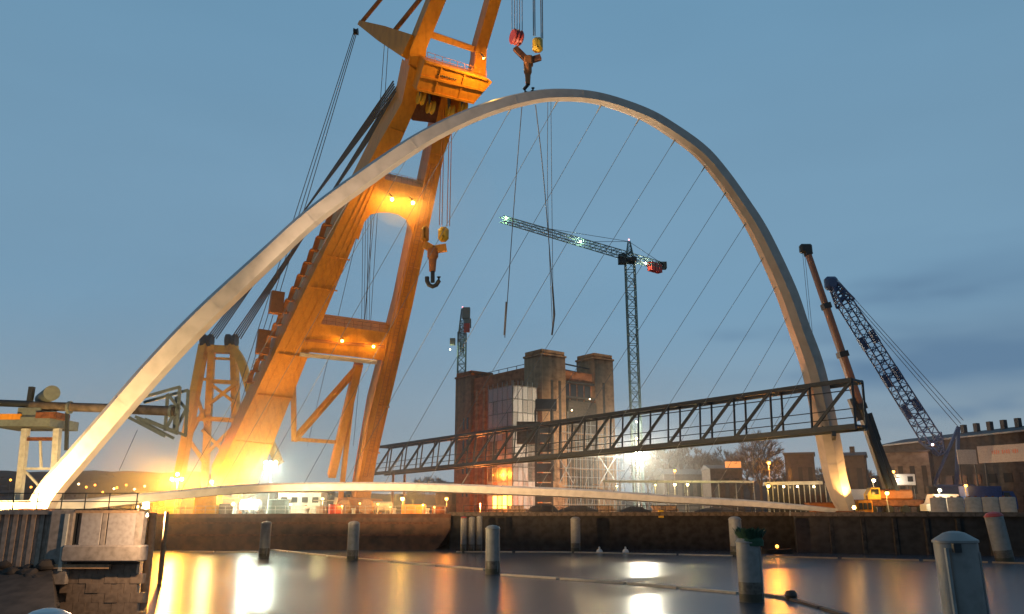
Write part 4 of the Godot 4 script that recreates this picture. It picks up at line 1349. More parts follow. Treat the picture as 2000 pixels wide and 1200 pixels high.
	sp.name = "beam"
	sp.light_color = Color(1.0, 0.74, 0.4)
	sp.light_energy = 130
	sp.spot_angle = 42
	sp.spot_angle_attenuation = 0.8
	sp.spot_range = 200
	sp.spot_attenuation = 2.0
	sp.light_size = 0.2
	sp.shadow_enabled = true
	fl.add_child(sp)
	sp.transform = Transform3D(Basis.looking_at(P(1618, 800, 105) - hh), hh + Vector3(0, 0.26, 0) - fl.position)
	lamp_post(1745, 922, 113, AMBER, 26, 0.2, 14, "amber lamp on a pole above the mobile crane cab", "pole_lamp")
	lamp_post(1733, 964, 106.5, SODIUM, 9, 0.24, 16, "low lamp beside the wheels of the mobile crane", "work_lamp")
	lamp_post(1707, 939, 118, WARM, 6, 0.24, 16, "lamp left of the mobile crane boom", "work_lamp")
	lamp_post(1754, 937, 121, Color(1.0, 0.97, 0.85), 7, 0.2, 12, "white lamp in front of the raised site cabin", "work_lamp")
	lamp_post(1836, 958, 104.5, Color(1.0, 0.95, 0.75), 12, 0.2, 14, "cream lamp in front of the white van by the barrier", "work_lamp")
	lamp_post(1887, 949, 104, AMBER, 8, 0.18, 10, "amber lamp between the white van and the blue lorry", "work_lamp")
	# fender posts on the right quay wall
	for k in 6:
		var q := G(1620 + k * 62, 103.6 - k * 1.35, -1.5)
		bar("timber_fender", q, Vector3(q.x, 4.2, q.z), 0.45, 0.4, M.wall_dark, self)
		var o: Node3D = get_child(-1)
		tag(o, NTH[k] + " upright timber fender on the right quay wall, counted from its corner", "fender", "timber fenders on the right quay wall")

# ---------------------------------------------------------------- between the mill and the right foot
var twig_mat: StandardMaterial3D

func grow(st: SurfaceTool, tw: SurfaceTool, a: Vector3, dir: Vector3, l: float, r: float, depth: int) -> void:
	var b := a + dir * l
	add_tube(st, a, b, r, r * 0.68, 5 if depth > 2 else 3)
	if depth == 0:
		for k in 5:
			var v := (dir + Vector3(rng.randf_range(-1, 1), rng.randf_range(-0.3, 1), rng.randf_range(-1, 1)) * 0.8).normalized()
			var s := v.cross(Vector3(rng.randf(), rng.randf(), rng.randf()) + Vector3.ONE * 0.1).normalized() * 0.05
			var m := a.lerp(b, rng.randf())
			tri(tw, m - s, m + s, m + v * l * rng.randf_range(0.5, 1.0), m - v.cross(s), -1)
		return
	var n := 3 if depth > 1 else 4
	for k in n:
		var t := TAU * (k + rng.randf() * 0.6) / n
		var f := frame(Vector3.ZERO, dir)
		var sp := rng.randf_range(0.35, 0.75)
		grow(st, tw, a.lerp(b, rng.randf_range(0.6, 1.0)), (dir + (f.x * cos(t) + f.y * sin(t)) * sp + Vector3.UP * 0.08).normalized(), l * rng.randf_range(0.62, 0.8), r * 0.6, depth - 1)

func make_tree(h: float, depth: int) -> Node3D:
	var t := Node3D.new()
	var st := start()
	var tw := start()
	var tr := start()
	add_tube(tr, Vector3(0, -0.2, 0), Vector3(0, h * 0.3, 0), h * 0.022, h * 0.016, 8)
	for k in 4:
		var y := h * (0.2 + 0.1 * k)
		grow(st, tw, Vector3(0, minf(y, h * 0.3), 0), (Vector3.UP + Vector3(cos(k * 1.7), 0, sin(k * 1.7)) * (0.12 + 0.12 * k)).normalized(), h * 0.26, h * 0.011, depth)
	tr.generate_normals(); st.generate_normals(); tw.generate_normals()
	for q in [["trunk", tr, M.bark], ["limbs", st, M.bark], ["crown", tw, twig_mat]]:
		var o := MeshInstance3D.new()
		o.name = q[0]
		o.mesh = q[1].commit()
		o.material_override = q[2]
		if q[0] != "trunk": stuff(o)
		t.add_child(o)
	return t

func build_middle_bank() -> void:
	twig_mat = paint(0.12, 0.085, 0.065, 0.95)
	var protos := [make_tree(9.0, 4), make_tree(10.5, 4), make_tree(8.0, 4)]
	var used := [false, false, false]
	var spots := [[1266, 208, 1.4], [1286, 215, 1.7], [1306, 212, 1.6], [1328, 220, 1.9], [1352, 214, 1.75], [1374, 222, 1.9], [1394, 210, 1.5], [1416, 224, 1.7], [1444, 205, 1.2], [1470, 186, 1.55], [1490, 180, 1.75], [1514, 184, 1.6], [1552, 215, 1.2], [1628, 200, 1.2], [1690, 190, 1.3], [826, 300, 1.5], [852, 290, 1.2], [806, 310, 1.1]]
	for i in spots.size():
		var q = spots[i]
		var k := i % 3
		var t: Node3D = protos[k].duplicate() if used[k] else protos[k]
		used[k] = true
		t.name = numbered("bare_tree")
		add_child(t, true)
		t.position = G(q[0], q[1])
		t.rotation.y = i * 1.3
		t.scale = Vector3.ONE * q[2]
		var lab: String = NTH[mini(i, 8)] + " from the left of the slender bare trees behind the lattice footbridge"
		var grp := "bare trees right of the mill"
		if i in [9, 10, 11]:
			lab = ["left of the three brown bushy trees above the amber street lamp", "tallest brown bushy tree above the amber street lamp", "right of the three brown bushy trees above the amber street lamp"][i - 9]
		elif i > 14:
			lab = ["middle of the three distant trees left of the brick mill", "right of the three distant trees left of the brick mill", "left of the three distant trees left of the brick mill"][i - 15]; grp = "trees left of the mill"
		elif i in [13, 14]:
			lab = ["bare tree just right of the arch's right limb", "bare tree behind the mobile crane boom"][i - 13]
		elif i == 12:
			lab = "bare tree behind the grey store"
		tag(t, lab, "tree", grp)
	house("low_store", "low dark shed with a lit amber sign between the trees and the mill", G(1392, 178), G(1455, 178), 8, P(1420, 915, 178).y - QUAY, 0.9, M.wall_dark, M.slate, 3, 1)
	var sg := box("lit_sign", P(1432, 908, 176), Vector3(3.4, 1.3, 0.2), glow(Color(1.0, 0.55, 0.25), 0.8), self)
	tag(sg, "blank glowing amber sign on the low dark shed", "sign")
	house("row_house", "row of low dark houses under the bare trees", G(1300, 190), G(1390, 192), 7, P(1340, 926, 190).y - QUAY, 1.4, M.wall_dark, M.slate, 6, 1, "", 3)
	house("brick_annex", "low dark building at the left foot of the brick mill", G(850, 232), G(893, 230), 10, P(870, 948, 230).y - QUAY, 1.0, M.wall_dark, M.slate, 3, 1)
	# long pale canopy
	var ca := P(1180, 941, 150)
	var cb := P(1472, 942, 140)
	var t := thing("walkway_canopy", Vector3(ca.x, QUAY, ca.z), "long pale flat canopy on thin posts right of the mill", "canopy")
	bar("canopy_roof", ca, cb, 2.0, 0.35, M.cream, t)
	for k in 10:
		var p := ca.lerp(cb, k / 9.0)
		bar("post", p, Vector3(p.x, QUAY, p.z), 0.14, 0.14, M.grey_paint, t)
	# glazed pavilion with a row of lamps
	var pa := P(1492, 946, 128)
	var pb := P(1604, 944, 126)
	t = thing("glass_pavilion", Vector3(pa.x, QUAY, pa.z), "glazed low pavilion with a white roof and a row of lamps", "pavilion")
	bar("pavilion_roof", pa, pb, 4.0, 0.5, M.grey_paint, t)
	for k in 12:
		var p := pa.lerp(pb, k / 11.0)
		bar("post", p + Vector3(0, 0, 1.6), Vector3(p.x, QUAY, p.z + 1.6), 0.12, 0.12, M.grey_paint, t)
		if k < 11:
			var q := pa.lerp(pb, (k + 0.5) / 11.0)
			box("glass_pane", Vector3(q.x, (q.y + QUAY) / 2, q.z + 1.5), Vector3(0.72, q.y - QUAY - 0.4, 0.05), M.glass_dark, t)
	for x in [1531, 1558, 1590]: bulb(t, P(x, 951, 124), 0.16, WARM, 1.2, 12)
	# lamps
	var pole := lamp_post(1250, 884, 183, Color(1.0, 0.97, 0.86), 560, 0.24, 60, "very bright white floodlight on a mast right of the mill", "floodlight_mast")
	bulb(pole, P(1242, 886, 183), 0.24, Color(1.0, 0.97, 0.86), 60, 40)
	bulb(pole, P(1258, 886, 183), 0.24, Color(1.0, 0.97, 0.86), 60, 40)
	lamp_post(1243, 857, 190, WARM, 40, 0.24, 22, "warm lamp on a mast above the bright white floodlight", "mast_lamp")
	lamp_post(1243, 824, 196, Color(1.0, 0.97, 0.85), 20, 0.24, 12, "highest lamp on the tower crane mast right of the mill", "mast_lamp")
	lamp_post(1318, 920, 165, AMBER, 22, 0.24, 14, "amber street lamp under the left bare trees", "street_lamp")
	lamp_post(1502, 905, 142, AMBER, 110, 0.24, 16, "amber street lamp in front of the brown bushy trees", "street_lamp")
	lamp_post(1501, 950, 123, SODIUM, 14, 0.24, 22, "low bright amber lamp at the left end of the glass pavilion", "work_lamp")
	lamp_post(1318, 947, 138, WARM, 14, 0.22, 14, "left of the two low white lamps under the pale canopy", "work_lamp")
	lamp_post(1343, 947, 138, Color(1, 0.95, 0.6), 14, 0.22, 14, "right of the two low white lamps under the pale canopy", "work_lamp")
	lamp_post(1205, 950, 140, Color(1, 0.95, 0.7), 5, 0.16, 6, "small pale lamp at the left end of the pale canopy", "work_lamp")
	lamp_post(1280, 948, 139, Color(1, 0.9, 0.5), 5, 0.16, 6, "small yellow lamp near the middle of the pale canopy", "work_lamp")
	lamp_post(938, 985, 186, Color(1, 0.55, 0.24), 800, 0.16, 7, "red-orange lamp on the ground before the left part of the mill", "work_lamp")
	lamp_post(1170, 960, 150, WARM, 26, 0.2, 8, "warm lamp on the ground before the mill scaffold", "work_lamp")
	# spoil heaps and stacked timber on the quay
	for q in [[1060, 124, 3.2, 1.6], [1130, 126, 4.4, 1.3], [1400, 122, 5.0, 1.0], [1240, 128, 3.6, 1.2]]:
		var o := G(q[0], q[1])
		var st := start()
		var rings := []
		for k in 5:
			var u := k / 4.0
			var r := PackedVector3Array()
			for j in 14: r.append(o + Vector3(cos(TAU * j / 14) * q[2], 0, sin(TAU * j / 14) * q[2] * 0.7) * (1.0 - u * 0.93) * rng.randf_range(0.85, 1.1) + Vector3(0, q[3] * sin(u * PI / 2) * rng.randf_range(0.9, 1.05), 0))
			rings.append(r)
		skin(st, rings, true)
		tag(made("spoil_heap", st, M.earth, self), {1060: "spoil heap on the quay below the hoist tower", 1130: "wide spoil heap on the quay behind the lone grey post", 1400: "long low spoil heap left of the glass pavilion", 1240: "spoil heap on the quay below the bright white floodlight"}[q[0]], "heap")
	for q in [[1010, 118, 5], [1185, 119, 4], [1300, 117, 6]]:
		var o := G(q[0], q[1])
		var st := thing("timber_stack", o, {1010: "stack of timbers on the quay left of the spoil heaps", 1185: "small stack of timbers on the quay near the lone grey post", 1300: "large stack of timbers on the quay right of the floodlight"}[q[0]], "timber stack")
		for j in 3:
			for k in int(q[2]): box("baulk", o + Vector3((k - q[2] / 2.0) * 0.5 + 0.25 * (j % 2), 0.22 + j * 0.42, 0), Vector3(0.44, 0.38, 4.0 + 0.4 * ((k + j) % 2)), M.timber, st)
	# railing along the far quay edge
	var e0 := G(905, 114.4)
	var e1 := G(1545, 112.5)
	t = thing("quay_railing", e0, "thin dark railing along the edge of the far quay", "railing")
	for k in 30: rod("rail_post", e0.lerp(e1, k / 29.0), e0.lerp(e1, k / 29.0) + Vector3(0, 1.2, 0), 0.045, M.dark_steel, t)
	for h in [0.6, 1.2]: rod("rail", e0 + Vector3(0, h, 0), e1 + Vector3(0, h, 0), 0.035, M.dark_steel, t)
	# yellow marker on the quay wall
	tag(box("wall_marker", G(1291, 112.6, QUAY + 0.1), Vector3(0.7, 1.0, 0.3), M.yellow, self), "small yellow marker on the far quay edge under the deck", "marker")
	# small boat with a lamp under the quay corner
	var bp := W(1518, 1082)
	t = thing("rowing_boat", bp, "small dark boat with an amber lamp below the quay corner", "boat")
	var st := start()
	var rings := []
	for q in [[-1.9, 0.2, 0.75], [-1.5, 0.7, 0.55], [0.0, 0.85, 0.5], [1.3, 0.7, 0.55], [1.9, 0.45, 0.62]]:
		rings.append(PackedVector3Array([bp + Vector3(q[0], -0.15, q[1] * 0.4), bp + Vector3(q[0], q[2], q[1]), bp + Vector3(q[0], q[2] - 0.06, q[1] - 0.12), bp + Vector3(q[0], q[2] - 0.06, 0.12 - q[1]), bp + Vector3(q[0], q[2], -q[1]), bp + Vector3(q[0], -0.15, -q[1] * 0.4)]))
	skin(st, rings)
	made("hull", st, M.wall_dark, t)
	bar("mast", bp + Vector3(0, 0.3, 0), bp + Vector3(0, 1.1, 0), 0.08, 0.08, M.dark_steel, t)
	bulb(t, P(1518, 1068, -bp.z - 0.4), 0.2, AMBER, 2.0, 6)
	for x in [1171, 1222]:
		var o := W(x, 1081)
		st = start()
		add_lathe(st, o, [[0.05, -0.2], [0.32, -0.1], [0.42, 0.15], [0.3, 0.4], [0.12, 0.5], [0.1, 0.75], [0.02, 0.78]], 14)
		tag(made("buoy", st, M.van_white, self), "small white buoy on the water, " + ("left of the pair by the lone grey post" if x == 1171 else "right of the pair beside the bright reflection"), "buoy")

# ---------------------------------------------------------------- left side: ship loader
func build_left_side() -> void:
	var d := 82.0
	var t := thing("pipe_loader", P(60, 975, d), "green grey gantry on white legs carrying a long horizontal pipe at the left edge", "gantry")
	for q in [[[50, 838], [36, 985], 0.6], [[112, 838], [104, 985], 0.6]]:
		for s in [0.0, -4.0]:
			bar("leg", P(q[0][0], q[0][1], d - s), Vector3(P(q[1][0], q[1][1], d - s).x, 4.4, -d + s), q[2], q[2], M.cream, t)
	for q in [[[47, 858], [112, 858], 0.35], [[44, 916], [106, 916], 0.22], [[50, 922], [74, 948], 0.2], [[80, 948], [104, 918], 0.2], [[78, 858], [80, 916], 0.2]]:
		bar("leg_brace", P(q[0][0], q[0][1], d), P(q[1][0], q[1][1], d), q[2], q[2], M.cream if q[2] < 0.3 else M.rust, t)
	bar("ladder_column", P(131, 806, d), P(129, 880, d), 0.3, 0.3, M.dark_steel, t)
	box("platform", P(66, 829, d + 2), Vector3(S(122, 829, d), S(18, 829, d), 5.5), M.green_grey, t)
	box("machine_house", P(72, 810, d + 1), Vector3(S(44, 810, d), S(20, 810, d), 3.0), M.green_grey, t)
	box("motor_cover", P(103, 814, d + 0.5), Vector3(S(40, 814, d), S(12, 814, d), 2.6), M.rust, t)
	box("orange_locker", P(28, 816, d), Vector3(S(40, 816, d), S(11, 816, d), 1.6), M.orange, t)
	box("cable_post", P(59, 776, d), Vector3(0.45, S(40, 776, d), 0.5), M.dark_steel, t)
	var st := start()
	add_tube(st, P(80, 780, d + 2.5), P(101, 768, d - 1.0), 0.62, 0.78, 18)
	made("drum", st, M.green_grey, t)
	for q in [[[-120, 783], [60, 790], 0.36], [[60, 793], [220, 798], 0.46], [[220, 798], [342, 804], 0.5]]:
		st = start()
		add_tube(st, P(q[0][0], q[0][1], d), P(q[1][0], q[1][1], d), q[2], q[2], 16)
		made("pipe", st, M.plate if q[0][0] > 0 else M.dark_steel, t)
	for x in [135, 220, 334]:
		st = start()
		add_tube(st, P(x - 2, 796.5 if x < 200 else 803, d), P(x + 3, 796.5 if x < 200 else 803.2, d), 0.66, 0.66, 16)
		made("pipe_flange", st, M.green_grey, t)
	for q in [[[262, 781], [351, 756]], [[351, 756], [345, 849]], [[327, 770], [322, 842]], [[248, 814], [322, 853]], [[264, 814], [347, 848]], [[327, 770], [351, 800]], [[322, 842], [349, 790]]]:
		bar("frame_bar", P(q[0][0], q[0][1], d), P(q[1][0], q[1][1], d), 0.22, 0.28, M.green_grey, t)
		bar("frame_bar", P(q[0][0], q[0][1], d) - Vector3(0, 0, 2.2), P(q[1][0], q[1][1], d) - Vector3(0, 0, 2.2), 0.22, 0.28, M.green_grey, t)
	for x in [[268, 870, 232, 920]]: rod("stay_rope", P(x[0], x[1] - 30, d), P(x[2], x[3], d), 0.03, M.rope, t)

# ---------------------------------------------------------------- the near pier
func build_pier() -> void:
	var d := 40.0
	var y1: float = 4.9
	# land of the near bank, behind the pier face
	var pts := [Vector3(-140, y1, -d), G(284, d, y1), G(278, 76, y1), G(40, 98, y1), Vector3(-220, y1, -120)]
	var st := start()
	var down := []
	for p in pts: down.append(p)
	add_slab(st, down, Vector3(0, -7.5, 0))
	tag(struct("near_quay", st, M.wet_wall), "dark near quay on which the left foot of the bridge rests")
	var s1 := S(1, 1050, d)
	var px := func(x: float, y: float, f := 0.0) -> Vector3: return P(x, y, d - f)
	var t := thing("pier_wall", px.call(190, 1100), "weathered concrete pier wall with sheet piles and two white panels at lower left", "pier wall")
	# interlocked sheet piles
	for k in 17:
		var x := -36.0 + k * 8.8
		var c: Vector3 = px.call(x, 1056, 0.1 + 0.1 * (k % 2))
		box("sheet_pile", Vector3(c.x, 3.4, c.z), Vector3(s1 * 8.2, 3.0, 0.2), M.pile_sheet, t)
	bar("capping_beam", Vector3(px.call(-60, 1005).x, 4.98, -d + 0.25), Vector3(px.call(153, 1005).x, 4.98, -d + 0.25), 0.5, 0.22, M.concrete, t)
	box("concrete_column", Vector3(px.call(129, 1050).x, 3.35, -d + 0.35), Vector3(s1 * 42, 3.3, 0.5), M.concrete, t)
	box("steel_channel", Vector3(px.call(140, 1050).x, 3.6, -d + 0.65), Vector3(s1 * 7, 2.6, 0.14), M.cream, t)
	box("recess", Vector3(px.call(152, 1035).x, 4.1, -d + 0.28), Vector3(s1 * 6, 1.7, 0.2), M.dark_steel, t)
	for q in [[177, 40], [203, 9], [238, 56]]:
		var c: Vector3 = px.call(q[0], 1033, 0.4)
		var e := start()
		add_soft_box(e, c, Vector3(s1 * q[1], s1 * 62, 0.12), 0.02)
		made("white_panel", e, M.panel_white if q[1] > 10 else M.concrete, t)
	box("panel_backing", px.call(212, 1033, 0.18), Vector3(s1 * 118, s1 * 70, 0.2), M.wet_wall, t)
	box("panel_cap", px.call(214, 1000, 0.3), Vector3(s1 * 124, s1 * 5, 0.55), M.timber, t)
	box("jamb", px.call(274, 1036, 0.3), Vector3(s1 * 14, s1 * 70, 0.4), M.concrete, t)
	var lg := start()
	add_soft_box(lg, px.call(205, 1081, 0.55), Vector3(s1 * 150, s1 * 30, 0.9), 0.06)
	made("concrete_ledge", lg, M.concrete, t)
	# courses of large stones below the ledge, wet and stained
	for j in 6:
		for k in 6:
			var w := 25.0
			var x := 122.0 + k * w + (12.0 if j % 2 else 0.0)
			if x > 262: continue
			box("stone", px.call(x + 10, 1112 + j * 18.5, 0.1 + rng.randf() * 0.05), Vector3(s1 * (w - 1.2), s1 * 17.4, 0.3), M.wet_wall, t)
	bar("waling", px.call(105, 1107, 0.6), px.call(214, 1107, 0.6), 0.22, 0.2, M.timber, t)
	# railing on top
	var rt := thing("pier_railing", Vector3(px.call(120, 1003).x, y1, -d), "thin dark railing on top of the near pier at the left", "railing")
	for x in [-20, 22, 69, 117, 163, 210, 264]:
		var a: Vector3 = px.call(x, 1003, -0.3)
		rod("rail_post", Vector3(a.x, y1, a.z), Vector3(a.x, y1 + 1.0, a.z), 0.03, M.dark_steel, rt)
	for h in [0.22, 0.58, 0.98]:
		var a: Vector3 = px.call(-60, 1000, -0.3)
		var b: Vector3 = px.call(268, 1000, -0.3)
		rod("rail", Vector3(a.x, y1 + h, a.z), Vector3(b.x, y1 + h, b.z), 0.022, M.dark_steel, rt)
	# timber piles at the corner of the pier
	var g := 0
	for q in [[299, 48, 1002, 16], [326, 60, 1000, 9]]:
		var a := G(q[0], q[1], -1.5)
		var e := start()
		add_tube(e, a, Vector3(a.x, P(q[0], q[2], q[1]).y, a.z), S(q[3], 1000, q[1]) / 2, S(q[3], 1000, q[1]) / 2 * 0.92, 10)
		tag(made("timber_pile", e, M.timber, self), ["thickest timber pile, at the corner of the near pier", "thinner timber pile farther from the near pier"][g], "pile", "timber piles beside the near pier")
		g += 1
	# sloping stone bank in the corner of the picture
	st = start()
	add_slab(st, [P(-260, 1104, 39.6), P(100, 1108, 39.6), W(128, 1200) + Vector3(0, -0.3, 0), W(120, 1290) + Vector3(0, -0.3, 0), W(-400, 1290) + Vector3(0, -0.3, 0)], Vector3(0, -0.6, 0))
	tag(struct("stone_bank", st, M.wall_dark), "dark sloping stone bank at the lower left")
	for k in 60:
		var u := rng.randf()
		var v := rng.randf()
		var a := P(lerpf(-60, 96, u), 1108, 39.4).lerp(W(lerpf(-110, 118, u), 1240), v)
		var e := start()
		var sz := rng.randf_range(0.35, 0.8)
		add_soft_box(e, a + Vector3(0, 0.05, 0), Vector3(sz, sz * 0.6, sz * 0.9), sz * 0.14, Basis.from_euler(Vector3(rng.randf() * 0.6, rng.randf() * 6.0, rng.randf() * 0.5)))
		put("stone", finish(e), M.wall_dark, get_node("stone_bank"))
	var lamp := P(287, 1008, 37.2)
	var bl := thing("bulkhead_lamp", Vector3(P(284, 1008, d).x, lamp.y, -d), "small amber lamp on a bracket at the right end of the pier wall", "lamp")
	bar("bracket_arm", Vector3(P(283, 1008, d).x, lamp.y + 0.1, -d - 0.1), lamp + Vector3(0, 0.1, 0), 0.06, 0.06, M.dark_steel, bl)
	bulb(bl, lamp, 0.07, Color(1.0, 0.82, 0.62), 20, 4)
	# floodlight at the left foot of the bridge, and another on the pier deck
	var fp := P(20, 992, 67)
	var fl := thing("foot_floodlight", Vector3(fp.x, y1, fp.z), "bright floodlight on the near quay that lights the left arch foot", "lamp")
	bar("bracket", Vector3(fp.x, y1, fp.z), Vector3(fp.x, y1 + 0.5, fp.z), 0.1, 0.1, M.dark_steel, fl)
	bulb(fl, Vector3(fp.x, y1 + 0.7, fp.z), 0.22, Color(1.0, 0.82, 0.52), 380, 10)
	fp = P(268, 994, 60)
	fl = thing("deck_floodlight", Vector3(fp.x, y1, fp.z), "low floodlight behind the pier railing that lights the white deck", "lamp")
	bar("bracket", Vector3(fp.x, y1, fp.z), Vector3(fp.x, y1 + 0.3, fp.z), 0.1, 0.1, M.dark_steel, fl)
	bulb(fl, Vector3(fp.x, y1 + 0.45, fp.z), 0.1, WARM, 330, 3)
	var sp := SpotLight3D.new()
	sp.name = "beam"
	sp.light_color = Color(1.0, 0.8, 0.56)
	sp.light_energy = 3500
	sp.spot_angle = 34
	sp.spot_angle_attenuation = 0.6
	sp.spot_range = 300
	sp.spot_attenuation = 2.0
	sp.light_size = 0.03
	sp.shadow_enabled = true
	fl.add_child(sp)
	var from := Vector3(fp.x, y1 + 0.5, fp.z - 0.3)
	var aim := P(960, 954, 100) - from
	var flat := (aim * Vector3(1, 0, 1)).normalized()
	for k in [0.062 + 0.1, -0.01 - 0.08]:     # the flaps of the lamp
		bar("barn_door", from + flat * 0.5 + Vector3(0, k, 0) - flat.cross(Vector3.UP) * 0.42, from + flat * 0.5 + Vector3(0, k, 0) + flat.cross(Vector3.UP) * 0.42, 0.02, 0.2 if k > 0 else 0.16, M.lamp_house, fl)
	sp.transform = Transform3D(Basis.looking_at(aim), from - fl.position)
	fp = P(-12, 990, 60)
	fl = thing("arch_floodlight", Vector3(fp.x, y1, fp.z), "floodlight at the left edge aimed up along the white arch", "lamp")
	bar("bracket", Vector3(fp.x, y1, fp.z), Vector3(fp.x, y1 + 0.4, fp.z), 0.1, 0.1, M.dark_steel, fl)
	bulb(fl, Vector3(fp.x, y1 + 0.6, fp.z), 0.2, WARM, 0, 8)
	sp = SpotLight3D.new()
	sp.name = "beam"
	sp.light_color = Color(1.0, 0.86, 0.68)
	sp.light_energy = 4600
	sp.spot_angle = 14.0
	sp.spot_angle_attenuation = 1.0
	sp.spot_range = 300
	sp.spot_attenuation = 2.0
	sp.light_size = 0.2
	sp.shadow_enabled = true
	fl.add_child(sp)
	from = Vector3(fp.x, y1 + 0.7, fp.z - 0.3)
	aim = P(1033, 192, 74.6) - from
	sp.transform = Transform3D(Basis.looking_at(aim), from - fl.position)

func finish(st: SurfaceTool) -> ArrayMesh:
	st.generate_normals()
	return st.commit()

# ---------------------------------------------------------------- mooring posts and booms
func post(base: Vector3, dia: float, top: float, label: String, lean := Vector3.ZERO, cap: Material = null, blunt := false) -> Node3D:
	var t := thing("mooring_post", base, label, "mooring post", "grey steel mooring posts in the river")
	var r := dia / 2
	var up := (Vector3(0, top, 0) + lean).normalized()
	var f := frame(Vector3.ZERO, up, Vector3.BACK)
	var bas := Basis(f.x, f.z, -f.y)
	var h := top / up.y
	var st := start()
	add_lathe(st, base, [[r, -2.0], [r, h * 0.35], [r, h * 0.7], [r, h - dia * 0.28]], 28, bas)
	made("shaft", st, M.post_grey, t)
	st = start()
	add_lathe(st, base, [[r * 1.015, -1.5], [r * 1.015, 0.45]], 28, bas)
	made("tide_band", st, M.algae, t)
	st = start()
	add_lathe(st, base, [[r * 1.006, 0.4], [r * 1.006, 0.75 + dia * 0.25]], 28, bas)
	made("wet_band", st, M.wet_steel, t)
	for k in 3:
		var an := 0.9 + k * 1.5
		var off := (bas.x * cos(an) + bas.z * sin(an)) * r
		bar("rubbing_strip", base + off + up * 0.2, base + off + up * (h - dia * 0.5), 0.07, 0.05, M.post_grey, t)
	st = start()
	var k := h - dia * 0.28
	if blunt: add_lathe(st, base, [[r * 1.0, k], [r * 1.06, k + 0.01], [r * 1.06, k + dia * 0.06], [r * 0.98, k + dia * 0.09], [r * 0.5, k + dia * 0.24], [r * 0.2, k + dia * 0.28], [0.01, k + dia * 0.285]], 28, bas)
	else: add_lathe(st, base, [[r * 1.0, k], [r * 1.06, k + 0.01], [r * 1.06, k + dia * 0.05], [r * 0.98, k + dia * 0.08], [r * 0.84, k + dia * 0.18], [r * 0.5, k + dia * 0.25], [0.01, k + dia * 0.285]], 28, bas)
	made("cap", st, cap if cap else M.post_grey, t)
	return t

